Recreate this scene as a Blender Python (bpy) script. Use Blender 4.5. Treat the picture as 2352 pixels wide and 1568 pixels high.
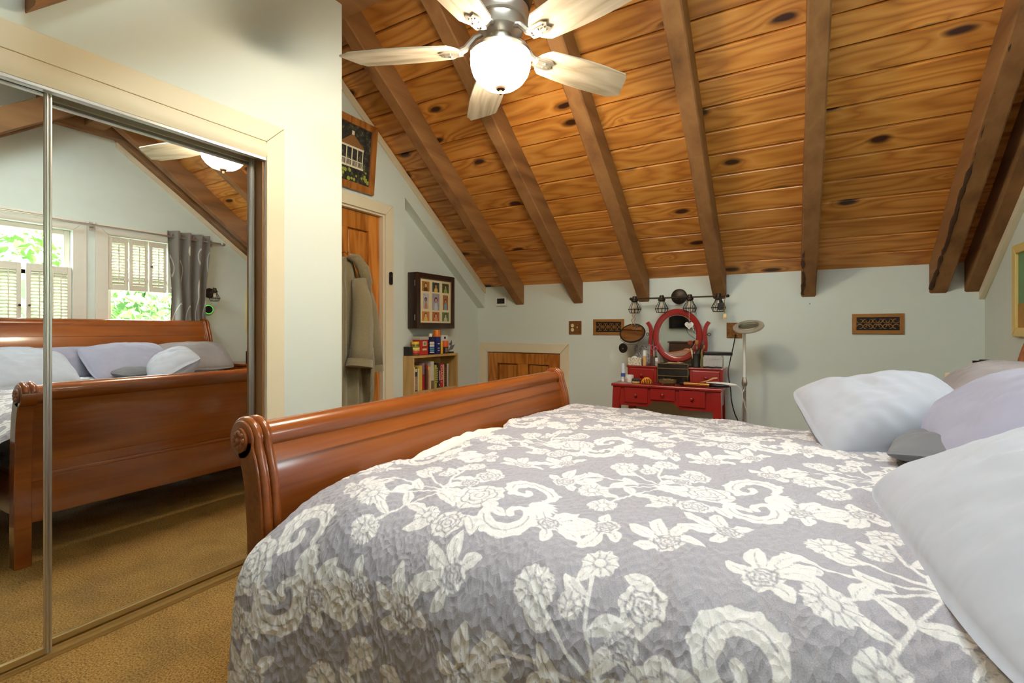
import bpy, bmesh, math, random
import numpy as np
from mathutils import Vector, Matrix, Euler, noise as mnoise
random.seed(7); rng = np.random.default_rng(7)
for o in list(bpy.data.objects): bpy.data.objects.remove(o)
S = bpy.context.scene; C = S.collection
PI = math.pi

# ------------------------------------------------------------------ camera
cam_d = bpy.data.cameras.new('camera'); cam = bpy.data.objects.new('camera', cam_d); C.objects.link(cam)
cam.location = (0, 0, 1.14); cam.rotation_euler = (PI/2, 0, math.radians(30.083))
cam_d.sensor_width = 36; cam_d.lens = 36*1110/2352; cam_d.shift_y = -28/2352
cam_d.clip_start = 0.02
S.camera = cam
# ------------------------------------------------------------------ daylight
w = bpy.data.worlds.new('sky'); S.world = w; w.use_nodes = True
nt = w.node_tree; bg = nt.nodes['Background']
bg.inputs['Color'].default_value = (0.86, 0.93, 1.0, 1); bg.inputs['Strength'].default_value = 15.5
# ------------------------------------------------------------------ view
S.view_settings.view_transform = 'Standard'; S.view_settings.look = 'None'
S.view_settings.exposure = 0.65; S.view_settings.gamma = 1; S.view_settings.use_curve_mapping = False

# ------------------------------------------------------------------ room dimensions
XC, XD, XR, XW = -2.22, -2.808, -2.897, 1.088      # closet wall, door wall, recess, window wall
YN, YC, YF = -1.30, 1.897, 4.27                    # near wall, closet corner, knee wall
YRIDGE, ZK, SL = 1.92, 1.583, 0.726
ZRIDGE = ZK + SL*(YF-YRIDGE); SN = 0.17
def roof(y): return ZK + SL*(YF-y) if y >= YRIDGE else ZRIDGE - SN*(YRIDGE-y)

# ------------------------------------------------------------------ helpers
def lin(c):
    if max(c) > 1.0: c = [k/255 for k in c]
    return tuple(k/12.92 if k <= .04045 else ((k+.055)/1.055)**2.4 for k in c[:3]) + (1,)
MATS = {}
def nn(nt, t, **kw):
    n = nt.nodes.new(t)
    for k, v in kw.items():
        if k in n.inputs: n.inputs[k].default_value = v
        else: setattr(n, k, v)
    return n
def mat(name, col, rough=.5, metal=0, var=0, vs=8, bump=0, bs=60, coat=0, spec=.5, emit=0, ecol=None, stretch=(1,1,1), alpha=1, sheen=0):
    if name in MATS: return MATS[name]
    m = bpy.data.materials.new(name); m.use_nodes = True; nt = m.node_tree; b = nt.nodes['Principled BSDF']
    c = lin(col); b.inputs['Base Color'].default_value = c
    b.inputs['Roughness'].default_value = rough; b.inputs['Metallic'].default_value = metal
    b.inputs['Coat Weight'].default_value = coat; b.inputs['Specular IOR Level'].default_value = spec
    b.inputs['Sheen Weight'].default_value = sheen
    if emit: b.inputs['Emission Color'].default_value = lin(ecol or col); b.inputs['Emission Strength'].default_value = emit
    if var or bump:
        tc = nn(nt, 'ShaderNodeTexCoord'); mp = nn(nt, 'ShaderNodeMapping'); mp.inputs['Scale'].default_value = stretch
        nt.links.new(tc.outputs['Object'], mp.inputs['Vector'])
    if var:
        n = nn(nt, 'ShaderNodeTexNoise', Scale=vs, Detail=5.0, Roughness=.6); nt.links.new(mp.outputs[0], n.inputs['Vector'])
        mx = nn(nt, 'ShaderNodeMix', data_type='RGBA')
        mx.inputs[6].default_value = tuple(k*(1-var) for k in c[:3])+(1,); mx.inputs[7].default_value = tuple(min(1, k*(1+var)) for k in c[:3])+(1,)
        nt.links.new(n.outputs['Fac'], mx.inputs[0]); nt.links.new(mx.outputs[2], b.inputs['Base Color'])
    if bump:
        n = nn(nt, 'ShaderNodeTexNoise', Scale=bs, Detail=4.0); nt.links.new(mp.outputs[0], n.inputs['Vector'])
        bp = nn(nt, 'ShaderNodeBump', Strength=bump, Distance=.01); nt.links.new(n.outputs['Fac'], bp.inputs['Height'])
        nt.links.new(bp.outputs[0], b.inputs['Normal'])
    MATS[name] = m; return m
def ramp(nt, stops):
    r = nn(nt, 'ShaderNodeValToRGB'); e = r.color_ramp.elements
    while len(e) < len(stops): e.new(.5)
    for i, (p, c) in enumerate(stops): e[i].position = p; e[i].color = c if len(c) == 4 else lin(c)
    return r
def wood(name, dark, mid, light, axis=0, grain=9, dist=2.5, rough=.45, coat=0, knots=0, rnd=True, fine=1.0, bump=.15):
    """plank wood: rings stretched along `axis`, optional dark oval knots, per-object shift"""
    m = bpy.data.materials.new(name); m.use_nodes = True; nt = m.node_tree; b = nt.nodes['Principled BSDF']; L = nt.links.new
    b.inputs['Roughness'].default_value = rough; b.inputs['Coat Weight'].default_value = coat; b.inputs['Coat Roughness'].default_value = .12
    tc = nn(nt, 'ShaderNodeTexCoord'); oi = nn(nt, 'ShaderNodeObjectInfo')
    sc = nn(nt, 'ShaderNodeVectorMath', operation='SCALE'); sc.inputs[0].default_value = (31.7, 17.3, 11.9)
    L(oi.outputs['Random'], sc.inputs['Scale'])
    ad = nn(nt, 'ShaderNodeVectorMath', operation='ADD'); L(tc.outputs['Object'], ad.inputs[0])
    if rnd: L(sc.outputs[0], ad.inputs[1])
    st = [1.0, 1.0, 1.0]; st[axis] = .13
    mp = nn(nt, 'ShaderNodeMapping'); mp.inputs['Scale'].default_value = st; L(ad.outputs[0], mp.inputs['Vector'])
    n1 = nn(nt, 'ShaderNodeTexNoise', Scale=dist*2.2, Detail=2.0, Roughness=.45); L(mp.outputs[0], n1.inputs['Vector'])
    mu = nn(nt, 'ShaderNodeMath', operation='MULTIPLY'); mu.inputs[1].default_value = grain; L(n1.outputs['Fac'], mu.inputs[0])
    last = mu
    if knots:
        sk = [1.0, 1.0, 1.0]; sk[axis] = .42
        mk = nn(nt, 'ShaderNodeMapping'); mk.inputs['Scale'].default_value = sk; L(ad.outputs[0], mk.inputs['Vector'])
        nk = nn(nt, 'ShaderNodeTexNoise', Scale=14.0, Detail=1.0); L(mk.outputs[0], nk.inputs['Vector'])
        mxv = nn(nt, 'ShaderNodeMix', data_type='VECTOR'); mxv.inputs[0].default_value = .025
        L(mk.outputs[0], mxv.inputs[4]); L(nk.outputs['Color'], mxv.inputs[5])
        vo = nn(nt, 'ShaderNodeTexVoronoi', Scale=knots, voronoi_dimensions='2D'); L(mxv.outputs[1], vo.inputs['Vector'])
        dv = nn(nt, 'ShaderNodeMath', operation='MULTIPLY'); dv.inputs[1].default_value = -9.0; L(vo.outputs['Distance'], dv.inputs[0])
        ex = nn(nt, 'ShaderNodeMath', operation='EXPONENT'); L(dv.outputs[0], ex.inputs[0])
        m3 = nn(nt, 'ShaderNodeMath', operation='MULTIPLY'); m3.inputs[1].default_value = 3.0; L(ex.outputs[0], m3.inputs[0])
        a2 = nn(nt, 'ShaderNodeMath', operation='ADD'); L(mu.outputs[0], a2.inputs[0]); L(m3.outputs[0], a2.inputs[1]); last = a2
    fr = nn(nt, 'ShaderNodeMath', operation='PINGPONG'); fr.inputs[1].default_value = .5; L(last.outputs[0], fr.inputs[0])
    n2 = nn(nt, 'ShaderNodeTexNoise', Scale=70*fine, Detail=3.0); st2 = [1.0,1.0,1.0]; st2[axis] = .03
    mp2 = nn(nt, 'ShaderNodeMapping'); mp2.inputs['Scale'].default_value = st2; L(ad.outputs[0], mp2.inputs['Vector']); L(mp2.outputs[0], n2.inputs['Vector'])
    s2 = nn(nt, 'ShaderNodeMath', operation='MULTIPLY_ADD'); s2.inputs[1].default_value = .30; L(n2.outputs['Fac'], s2.inputs[0]); L(fr.outputs[0], s2.inputs[2])
    r = ramp(nt, [(.10, light), (.42, mid), (.70, dark)]); L(s2.outputs[0], r.inputs[0])
    # board to board tone
    hs = nn(nt, 'ShaderNodeHueSaturation'); L(r.outputs[0], hs.inputs['Color'])
    mr = nn(nt, 'ShaderNodeMapRange'); mr.inputs['To Min'].default_value = .84; mr.inputs['To Max'].default_value = 1.14; L(oi.outputs['Random'], mr.inputs['Value'])
    if rnd: L(mr.outputs[0], hs.inputs['Value'])
    out = hs.outputs[0]
    if knots:
        lt = nn(nt, 'ShaderNodeMapRange'); lt.inputs['From Min'].default_value = .045; lt.inputs['From Max'].default_value = .10
        lt.inputs['To Min'].default_value = 1.0; lt.inputs['To Max'].default_value = 0.0; L(vo.outputs['Distance'], lt.inputs['Value'])
        wn = nn(nt, 'ShaderNodeMath', operation='GREATER_THAN'); wn.inputs[1].default_value = .30; L(vo.outputs['Color'], wn.inputs[0])
        mm = nn(nt, 'ShaderNodeMath', operation='MULTIPLY'); L(lt.outputs[0], mm.inputs[0]); L(wn.outputs[0], mm.inputs[1])
        mx = nn(nt, 'ShaderNodeMix', data_type='RGBA'); L(mm.outputs[0], mx.inputs[0]); L(out, mx.inputs[6]); mx.inputs[7].default_value = lin((62, 30, 16)); out = mx.outputs[2]
    L(out, b.inputs['Base Color'])
    bp = nn(nt, 'ShaderNodeBump', Strength=bump, Distance=.004); L(s2.outputs[0], bp.inputs['Height']); L(bp.outputs[0], b.inputs['Normal'])
    MATS[name] = m; return m

class MB:
    """collects shapes that make ONE mesh"""
    def __init__(s): s.v = []; s.f = []; s.uv = None
    def add(s, vs, fs):
        o = len(s.v); s.v += [tuple(p) for p in vs]; s.f += [tuple(i+o for i in f) for f in fs]; return s
    def box(s, x0, x1, y0, y1, z0, z1, mtx=None):
        vs = [Vector(p) for p in ((x0,y0,z0),(x1,y0,z0),(x1,y1,z0),(x0,y1,z0),(x0,y0,z1),(x1,y0,z1),(x1,y1,z1),(x0,y1,z1))]
        if mtx: vs = [mtx @ p for p in vs]
        return s.add(vs, [(0,3,2,1),(4,5,6,7),(0,1,5,4),(1,2,6,5),(2,3,7,6),(3,0,4,7)])
    def prism(s, poly, a, b, axis='x'):
        """poly of 2D points extruded between a and b along axis"""
        def p3(q, k): return {'x': (k, q[0], q[1]), 'y': (q[0], k, q[1]), 'z': (q[0], q[1], k)}[axis]
        n = len(poly); vs = [p3(q, a) for q in poly]+[p3(q, b) for q in poly]
        fs = [tuple(range(n-1, -1, -1)), tuple(range(n, 2*n))]+[(i, (i+1) % n, n+(i+1) % n, n+i) for i in range(n)]
        return s.add(vs, fs)
    def cyl(s, p0, p1, r0, r1=None, n=16, caps=True):
        r1 = r0 if r1 is None else r1; p0, p1 = Vector(p0), Vector(p1); d = (p1-p0).normalized()
        q = d.to_track_quat('Z', 'Y'); vs = []
        for p, r in ((p0, r0), (p1, r1)):
            for i in range(n):
                t = 2*PI*i/n; vs.append(p+q @ Vector((r*math.cos(t), r*math.sin(t), 0)))
        fs = [(i, (i+1) % n, n+(i+1) % n, n+i) for i in range(n)]
        if caps: fs += [tuple(range(n-1, -1, -1)), tuple(range(n, 2*n))]
        return s.add(vs, fs)
    def lathe(s, prof, c=(0,0,0), n=24, mtx=None):
        """prof: (radius, z) list, spun about z"""
        c = Vector(c); vs = []; fs = []; k = len(prof)
        for r, z in prof:
            for i in range(n):
                t = 2*PI*i/n; p = Vector((r*math.cos(t), r*math.sin(t), z))
                vs.append((mtx @ p if mtx else p)+c)
        for j in range(k-1):
            for i in range(n): fs.append((j*n+i, j*n+(i+1) % n, (j+1)*n+(i+1) % n, (j+1)*n+i))
        if prof[0][0] > 1e-5: fs.append(tuple(range(n-1, -1, -1)))
        if prof[-1][0] > 1e-5: fs.append(tuple(range((k-1)*n, k*n)))
        return s.add(vs, fs)
    def tube(s, pts, r, n=8, closed=False, radii=None):
        pts = [Vector(p) for p in pts]; m = len(pts); vs = []; up = None
        for i, p in enumerate(pts):
            a = pts[(i-1) % m] if (closed or i > 0) else p; b = pts[(i+1) % m] if (closed or i < m-1) else p
            d = (b-a); d = d.normalized() if d.length > 1e-9 else Vector((0,0,1))
            if up is None: up = Vector((0,0,1)) if abs(d.z) < .9 else Vector((1,0,0))
            sd = d.cross(up).normalized(); up = sd.cross(d).normalized(); rr = radii[i] if radii else r
            for k in range(n):
                t = 2*PI*k/n; vs.append(p+sd*(rr*math.cos(t))+up*(rr*math.sin(t)))
        fs = []
        for i in range(m if closed else m-1):
            j = (i+1) % m
            for k in range(n): fs.append((i*n+k, i*n+(k+1) % n, j*n+(k+1) % n, j*n+k))
        if not closed: fs += [tuple(range(n-1, -1, -1)), tuple(range((m-1)*n, m*n))]
        return s.add(vs, fs)
    def sphere(s, c, r, n=16, m=10, sc=(1,1,1)):
        prof = [(max(1e-6, r*math.sin(PI*j/m)), -r*math.cos(PI*j/m)) for j in range(m+1)]
        prof[0] = (1e-6, -r); prof[-1] = (1e-6, r)
        return s.lathe(prof, c, n, Matrix.Diagonal((*sc, 1)).to_3x3())
    def grid(s, P, thick=0):
        """P[i][j] -> points"""
        a, b = len(P), len(P[0]); vs = [p for row in P for p in row]
        fs = [(i*b+j, (i+1)*b+j, (i+1)*b+j+1, i*b+j+1) for i in range(a-1) for j in range(b-1)]
        return s.add(vs, fs)
    def xf(s, m): s.v = [tuple(m @ Vector(p)) for p in s.v]; return s
WL = {}
def obj(name, mb, m, parent=None, smooth=False, bevel=0, origin=None, local=False, solid=0, subsurf=0):
    me = bpy.data.meshes.new(name)
    o = bpy.data.objects.new(name, me); C.objects.link(o)
    if parent is not None:
        o.parent = parent; base = Vector((0,0,0)) if local else WL[parent.name]; WL[o.name] = WL[parent.name]
    else:
        base = Vector(origin) if origin is not None else Vector((0,0,0)); o.location = base; WL[o.name] = base
    me.from_pydata([tuple(Vector(p)-base) for p in mb.v], [], mb.f); me.validate(); me.update()
    bm = bmesh.new(); bm.from_mesh(me); bmesh.ops.recalc_face_normals(bm, faces=bm.faces); bm.to_mesh(me); bm.free()
    if isinstance(m, str): m = MATS[m]
    me.materials.append(m)
    if smooth:
        for p in me.polygons: p.use_smooth = True
        if smooth == 'auto':
            try: me.set_sharp_from_angle(angle=math.radians(35))
            except Exception: pass
    if solid:
        md = o.modifiers.new('solid', 'SOLIDIFY'); md.thickness = solid; md.offset = 0
    if bevel:
        md = o.modifiers.new('bevel', 'BEVEL'); md.width = bevel; md.segments = 2; md.limit_method = 'ANGLE'; md.angle_limit = math.radians(40)
    if subsurf:
        md = o.modifiers.new('sub', 'SUBSURF'); md.levels = subsurf; md.render_levels = subsurf
    return o
def tag(o, label=None, cat=None, group=None, kind=None):
    if label: o['label'] = label
    if cat: o['category'] = cat
    if group: o['group'] = group
    if kind: o['kind'] = kind
    return o
def thing(name, label, cat, loc=(0,0,0), group=None, rot=(0,0,0)):
    o = bpy.data.objects.new(name, None); C.objects.link(o); o.empty_display_size = .05
    o.location = loc; o.rotation_euler = rot; WL[o.name] = Vector(loc)
    return tag(o, label, cat, group)
def struct(name, mb, m, label=None, parent=None, bevel=0, smooth=False):
    o = obj(name, mb, m, parent, smooth, bevel)
    if parent is None: o['kind'] = 'structure'
    if label: o['label'] = label
    return o
def share(src, name, parent, loc, rot=None):
    o = bpy.data.objects.new(name, src.data); C.objects.link(o); o.parent = parent; o.location = loc
    if rot: o.rotation_euler = rot
    WL[o.name] = WL[parent.name]; return o

# ------------------------------------------------------------------ materials
mat('wall', (214, 221, 212), .75, var=.02, vs=3, bump=.03, bs=140)
mat('trim', (224, 212, 182), .5, var=.04, vs=5, bump=.03, bs=40)
mat('white', (226, 226, 220), .5)
mat('black', (16, 16, 18), .35)
mat('darkmetal', (62, 52, 44), .45, metal=.7, var=.2, vs=40)
mat('alu', (205, 203, 196), .28, metal=.9)
mat('nickel', (200, 194, 184), .3, metal=.85)
mat('brass', (168, 118, 62), .45, metal=.6, var=.15, vs=30)
wood('pine', (174, 106, 42), (208, 138, 58), (222, 158, 78), axis=0, grain=10, dist=2.6, rough=.42, coat=.15, knots=3.1)
wood('rafter', (106, 70, 37), (134, 91, 49), (152, 108, 62), axis=1, grain=2.0, dist=3, rough=.75, bump=.3)
wood('cherry', (108, 49, 17), (138, 70, 25), (160, 88, 36), axis=1, grain=2.2, dist=2.0, rough=.26, coat=.5, rnd=False, bump=.03)
wood('fir', (158, 88, 28), (190, 116, 42), (204, 134, 58), axis=2, grain=9, dist=3, rough=.4, coat=.2, bump=.08)
wood('birchply', (176, 138, 78), (196, 158, 96), (206, 170, 108), axis=2, grain=3, dist=3, rough=.5, rnd=False, bump=.03)
wood('frameoak', (128, 74, 28), (158, 98, 42), (176, 116, 56), axis=2, grain=5, dist=4, rough=.4, coat=.2, bump=.05)
wood('espresso', (34, 20, 14), (50, 30, 20), (62, 38, 26), axis=2, grain=4, dist=4, rough=.4, coat=.3, bump=.05)
wood('dresser', (52, 32, 20), (74, 46, 28), (90, 58, 36), axis=0, grain=6, dist=4, rough=.5, bump=.1)
wood('blade', (166, 152, 128), (190, 178, 156), (206, 196, 178), axis=0, grain=5, dist=5, rough=.55, bump=.05)
mat('lacquer', (152, 32, 27), .28, coat=.5, var=.12, vs=6)
mat('bark', (76, 52, 32), .9, var=.5, vs=22, bump=.8, bs=30)
# carpet
m = mat('carpet', (128, 98, 52), .95)
nt = m.node_tree; b = nt.nodes['Principled BSDF']; tc = nn(nt, 'ShaderNodeTexCoord')
n1 = nn(nt, 'ShaderNodeTexNoise', Scale=150.0, Detail=3.0, Roughness=.75); n2 = nn(nt, 'ShaderNodeTexNoise', Scale=5.0, Detail=3.0)
nt.links.new(tc.outputs['Object'], n1.inputs['Vector']); nt.links.new(tc.outputs['Object'], n2.inputs['Vector'])
r = ramp(nt, [(.33, (104, 74, 30)), (.5, (182, 138, 66)), (.66, (216, 176, 100))]); nt.links.new(n1.outputs['Fac'], r.inputs[0])
r2 = ramp(nt, [(.35, (228, 228, 228)), (.6, (255, 255, 255))]); nt.links.new(n2.outputs['Fac'], r2.inputs[0])
mx = nn(nt, 'ShaderNodeMix', data_type='RGBA', blend_type='MULTIPLY'); mx.inputs[0].default_value = 1
nt.links.new(r.outputs[0], mx.inputs[6]); nt.links.new(r2.outputs[0], mx.inputs[7]); nt.links.new(mx.outputs[2], b.inputs['Base Color'])
bp = nn(nt, 'ShaderNodeBump', Strength=.9, Distance=.012); nt.links.new(n1.outputs['Fac'], bp.inputs['Height']); nt.links.new(bp.outputs[0], b.inputs['Normal'])
# mirror glass with faint wiping smears
m = bpy.data.materials.new('mirror'); m.use_nodes = True; nt = m.node_tree; b = nt.nodes['Principled BSDF']; MATS['mirror'] = m
b.inputs['Base Color'].default_value = (.86, .88, .86, 1); b.inputs['Metallic'].default_value = 1; b.inputs['Roughness'].default_value = .0
tc = nn(nt, 'ShaderNodeTexCoord'); mp = nn(nt, 'ShaderNodeMapping'); mp.inputs['Rotation'].default_value = (.7, 0, 0); mp.inputs['Scale'].default_value = (1, 1.2, 4)
nz = nn(nt, 'ShaderNodeTexNoise', Scale=2.2, Detail=5.0, Roughness=.65, Distortion=1.2); nt.links.new(tc.outputs['Object'], mp.inputs['Vector']); nt.links.new(mp.outputs[0], nz.inputs['Vector'])
mr = nn(nt, 'ShaderNodeMapRange'); mr.inputs['From Min'].default_value = .45; mr.inputs['From Max'].default_value = .75; mr.inputs['To Max'].default_value = .06
nt.links.new(nz.outputs['Fac'], mr.inputs['Value'])
df = nn(nt, 'ShaderNodeBsdfDiffuse'); df.inputs['Color'].default_value = (.6, .58, .53, 1); ms = nn(nt, 'ShaderNodeMixShader')
nt.links.new(mr.outputs[0], ms.inputs[0]); nt.links.new(b.outputs[0], ms.inputs[1]); nt.links.new(df.outputs[0], ms.inputs[2])
nt.links.new(ms.outputs[0], nt.nodes['Material Output'].inputs['Surface'])
# window glass: thin clear pane
m = bpy.data.materials.new('glass'); m.use_nodes = True; nt = m.node_tree; MATS['glass'] = m
tr = nn(nt, 'ShaderNodeBsdfTransparent'); tr.inputs['Color'].default_value = (.94, .97, .95, 1); gl = nn(nt, 'ShaderNodeBsdfGlossy', Roughness=.02)
ms = nn(nt, 'ShaderNodeMixShader'); ms.inputs[0].default_value = .06
nt.links.new(tr.outputs[0], ms.inputs[1]); nt.links.new(gl.outputs[0], ms.inputs[2]); nt.links.new(ms.outputs[0], nt.nodes['Material Output'].inputs['Surface'])
# cotton for the pillows
def cotton(name, col, sc=9):
    m = mat(name, col, .85, var=.05, vs=5, sheen=.2); nt = m.node_tree; b = nt.nodes['Principled BSDF']
    tc = nn(nt, 'ShaderNodeTexCoord'); n1 = nn(nt, 'ShaderNodeTexNoise', Scale=sc*.8, Detail=2.0, Roughness=.45, Distortion=.35); mp = nn(nt, 'ShaderNodeMapping'); mp.inputs['Scale'].default_value = (.8, 1.2, 1); mp.inputs['Rotation'].default_value = (.3, .2, .6)
    nt.links.new(tc.outputs['Object'], mp.inputs['Vector']); nt.links.new(mp.outputs[0], n1.inputs['Vector'])
    bp = nn(nt, 'ShaderNodeBump', Strength=.38, Distance=.035); nt.links.new(n1.outputs['Fac'], bp.inputs['Height']); nt.links.new(bp.outputs[0], b.inputs['Normal'])
    return m
cotton('linen_pale', (166, 168, 176)); cotton('linen_lilac', (150, 148, 166)); cotton('linen_taupe', (150, 142, 142)); cotton('linen_slate', (104, 104, 108)); cotton('sheet', (226, 220, 208))
# towelling robe
mat('robe', (140, 127, 94), .95, var=.25, vs=120, bump=.6, bs=220, sheen=.4)
mat('hair', (70, 40, 24), .8)

# ================================================================== SETTING
# floor
fl = struct('floor', MB().box(-3.10, XW+.1, YN-.1, YF+.1, -.12, 0), 'carpet', 'brown speckled carpet')
# ------------------------------------------------ walls
TH = .10
# knee wall with the access door opening
AX0, AX1, AZ = -2.770, -1.934, .905
mb = MB(); mb.box(-3.10, AX0, YF, YF+TH, 0, ZK); mb.box(AX0, AX1, YF, YF+TH, AZ, ZK); mb.box(AX1, XW+TH, YF, YF+TH, 0, ZK)
struct('wall_far', mb, 'wall', 'pale aqua knee wall under the slope')
struct('wall_near', MB().box(-2.9, XW+TH, YN-TH, YN, 0, roof(YN)), 'wall')
def gable(mb, x0, x1, y0, y1, zb, zt=None):
    """wall strip in the YZ plane, from zb up to zt or the roof line"""
    if zt is not None: return mb.box(x0, x1, y0, y1, zb, zt)
    if y0 < YRIDGE < y1: pts = [(y0, zb), (y1, zb), (y1, roof(y1)), (YRIDGE, ZRIDGE), (y0, roof(y0))]
    else: pts = [(y0, zb), (y1, zb), (y1, roof(y1)), (y0, roof(y0+1e-6))]
    return mb.prism(pts, x0, x1)
# window wall
W1, W2, WZ0, WZ1 = (1.115, 1.795), (2.06, 2.74), .98, 2.04
mb = MB(); gable(mb, XW, XW+.14, YN, W1[0], 0)
for a, b_ in (W1, W2): gable(mb, XW, XW+.14, a, b_, 0, WZ0); gable(mb, XW, XW+.14, a, b_, WZ1)
gable(mb, XW, XW+.14, W1[1], W2[0], 0); gable(mb, XW, XW+.14, W2[1], YF, 0)
struct('wall_right', mb, 'wall', 'pale gable wall with two windows behind the headboard')
# closet wall with the wide door opening
CY0, CY1, CZ = -.16, 1.432, 2.05
mb = MB(); gable(mb, XC-TH, XC, YN, CY0, 0); gable(mb, XC-TH, XC, CY0, CY1, CZ); gable(mb, XC-TH, XC, CY1, YC, 0)
gable(mb, -2.97, XC-TH, YC-TH, YC, 0)
struct('wall_left', mb, 'wall', 'pale wall around the mirrored closet')
mb = MB(); mb.box(-2.95, -2.85, YN, YC-TH, 0, 2.5); mb.box(-2.85, XC-TH, CY1, CY1+.02, 0, 2.2); struct('wall_closet_back', mb, mat('closet_in', (120, 84, 46), .7, var=.1))
# wall with the entry door, and the boxed strip under the slope
DY0, DY1, DZ = 2.06, 2.82, 2.05; YB = 3.056
mb = MB(); gable(mb, XD-.16, XD, YC-.001, DY0, 0); gable(mb, XD-.16, XD, DY0, DY1, DZ); gable(mb, XD-.16, XD, DY1, YB, 0)
mb.prism([(YB, roof(YB)), (YF, roof(YF)), (YF, roof(YF)-.218), (YB, roof(YB)-.218)], XD-.16, XD)
struct('wall_door', mb, 'wall')
mb = MB(); gable(mb, XR-TH, XR, YB, YF, 0); struct('wall_recess', mb, 'wall')
mb = MB(); mb.box(-3.1, -1.6, YF+.101, YF+.14, 0, 1.2); mb.box(-3.1, -2.98, YC-.2, YB+.1, 0, 2.3); struct('sky_leak_backing', mb, mat('backing_dark', (30, 26, 22), .9))  # added dark backing, blocks sky light leaking through the door gaps
# ------------------------------------------------ ceiling: boards and rafters
cl = MB(); t = .05
def roof_piece(y0, y1, x0, x1): cl.prism([(y0, roof(y0)+.03), (y1, roof(y1)+.03), (y1, roof(y1)+.08), (y0, roof(y0)+.08)], x0, x1)
KX0, KX1, KY0, KY1 = -.95, .25, YRIDGE-7*.23, YRIDGE-2*.23      # opening for two unseen roof windows, added for fill daylight
roof_piece(YRIDGE, YF+.1, -3.1, XW+.2); roof_piece(KY1, YRIDGE-1e-5, -3.1, XW+.2); roof_piece(YN-.1, KY0, -3.1, XW+.2)
roof_piece(KY0, KY1, -3.1, KX0); roof_piece(KY0, KY1, KX1, XW+.2)
ceil = struct('ceiling', cl, mat('deck', (92, 60, 30), .8), 'pine board ceiling with exposed rafters')
th = math.atan(SL); LEN = (YF+.02-YRIDGE)/math.cos(th); PW = .1675; npl = int(math.ceil(LEN/PW))
X0, X1 = -2.99, XW+.09
def plank_mesh(x0, x1, w):
    g = .0022; b_ = .010
    poly = [(g, .024), (w-g, .024), (w-g, b_*1.1), (w-g-b_*.7, 0), (g+b_*.7, 0), (g, b_*1.1)]   # (across, up)
    return MB().prism(poly, x0, x1, 'x')
first = None
for i in range(npl):
    s0 = i*PW
    # two boards per course, butt joint under a rafter
    xj = [-1.748, -.512, .109, -1.127, .109][(i*3) % 5]
    for a, b_ in ((X0, xj-.0008), (xj+.0008, X1)):
        mbp = plank_mesh(a, b_, min(PW, LEN-s0))
        o = obj('plank', mbp, 'pine', ceil, local=True)
        y = YF+.02-s0*math.cos(th); z = roof(y)+0.0
        o.location = (0, y, z+.002); o.rotation_euler = (PI-th, 0, 0); o.scale = (1, 1, -1)
for i in range(14):
    y1 = YRIDGE-i*.23
    for a, b_ in (((X0, X1),) if not 2 <= i < 7 else ((X0, KX0), (KX1, X1))):
        o = obj('plank', plank_mesh(a, b_, .23), 'pine', ceil, local=True)
        o.location = (0, y1, roof(y1-1e-6)+.002); o.rotation_euler = (PI+math.atan(SN), 0, 0); o.scale = (1, 1, -1)
RX = [-2.38, -1.748, -1.127, -.512, .109, .854, 1.036]; RW = .097; RD = .200
def rafter(x, y0, y1, zfun, dep=RD, wv=.0035, seed=0):
    mb = MB(); n = 26; P = []; rr = random.Random(seed)
    ph = [rr.uniform(0, 6) for _ in range(6)]
    for k in range(n+1):
        y = y0+(y1-y0)*k/n; z = zfun(y); wob = [wv*(math.sin(y*4.1+ph[j])+.6*math.sin(y*9.7+ph[(j+2) % 6])) for j in range(4)]
        xl, xr = x-RW/2+wob[0]*.6, x+RW/2+wob[1]*.6; zb = z-dep+wob[2]
        ch = .008
        P.append([(xl, y, z+.01), (xl, y, zb+ch), (xl+ch, y, zb), (xr-ch, y, zb+wob[3]*.3), (xr, y, zb+ch), (xr, y, z+.01)])
    mb.grid(P); m_ = len(P[0]); mb.f.append(tuple(range(m_))); mb.f.append(tuple(range(n*m_, (n+1)*m_)))
    return mb
for k, x in enumerate(RX):
    o = obj('rafter', rafter(x, YF-.001, YRIDGE, roof, seed=k), 'rafter', ceil)
    if k in (4, 5):   # waney bark along the lower left edge
        mbk = MB(); n = 60; pts = []; rad = []
        y1 = YF-.02; y0 = 3.55 if k == 4 else 2.2
        for j in range(n+1):
            y = y1+(y0-y1)*j/n; q = mnoise.noise(Vector((y*9, k*3.1, 0)))
            pts.append((x-RW/2+.012+.006*q, y, roof(y)-RD+.012+.006*mnoise.noise(Vector((y*14, 7, k)))))
            rad.append(.013+.007*mnoise.noise(Vector((y*20, 2.2, k)))-(.012*(j/n)**3))
        mbk.tube(pts, .016, 7, radii=rad); obj('bark_edge', mbk, 'bark', o)
# rafters of the near slope, sawn off where the dormer opens
for k, x in enumerate([-2.165, RX[1]]+RX[5:]):
    zf = (lambda y: 2.405+1.0*(y-.60)) if k == 0 else (lambda y: ZRIDGE+.05-SL*(YRIDGE-y))
    obj('rafter', rafter(x, .58, 1.28 if k == 0 else YRIDGE-.02, zf, seed=20+k), 'rafter', ceil)
obj('collar_tie', MB().box(XW-.105, XW-.03, 1.52, 2.32, 2.95, 3.12), 'rafter', ceil)
obj('ridge_beam', MB().box(-2.9, XW, YRIDGE-.07, YRIDGE+.07, 2.99, ZRIDGE), 'rafter', ceil)
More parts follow.
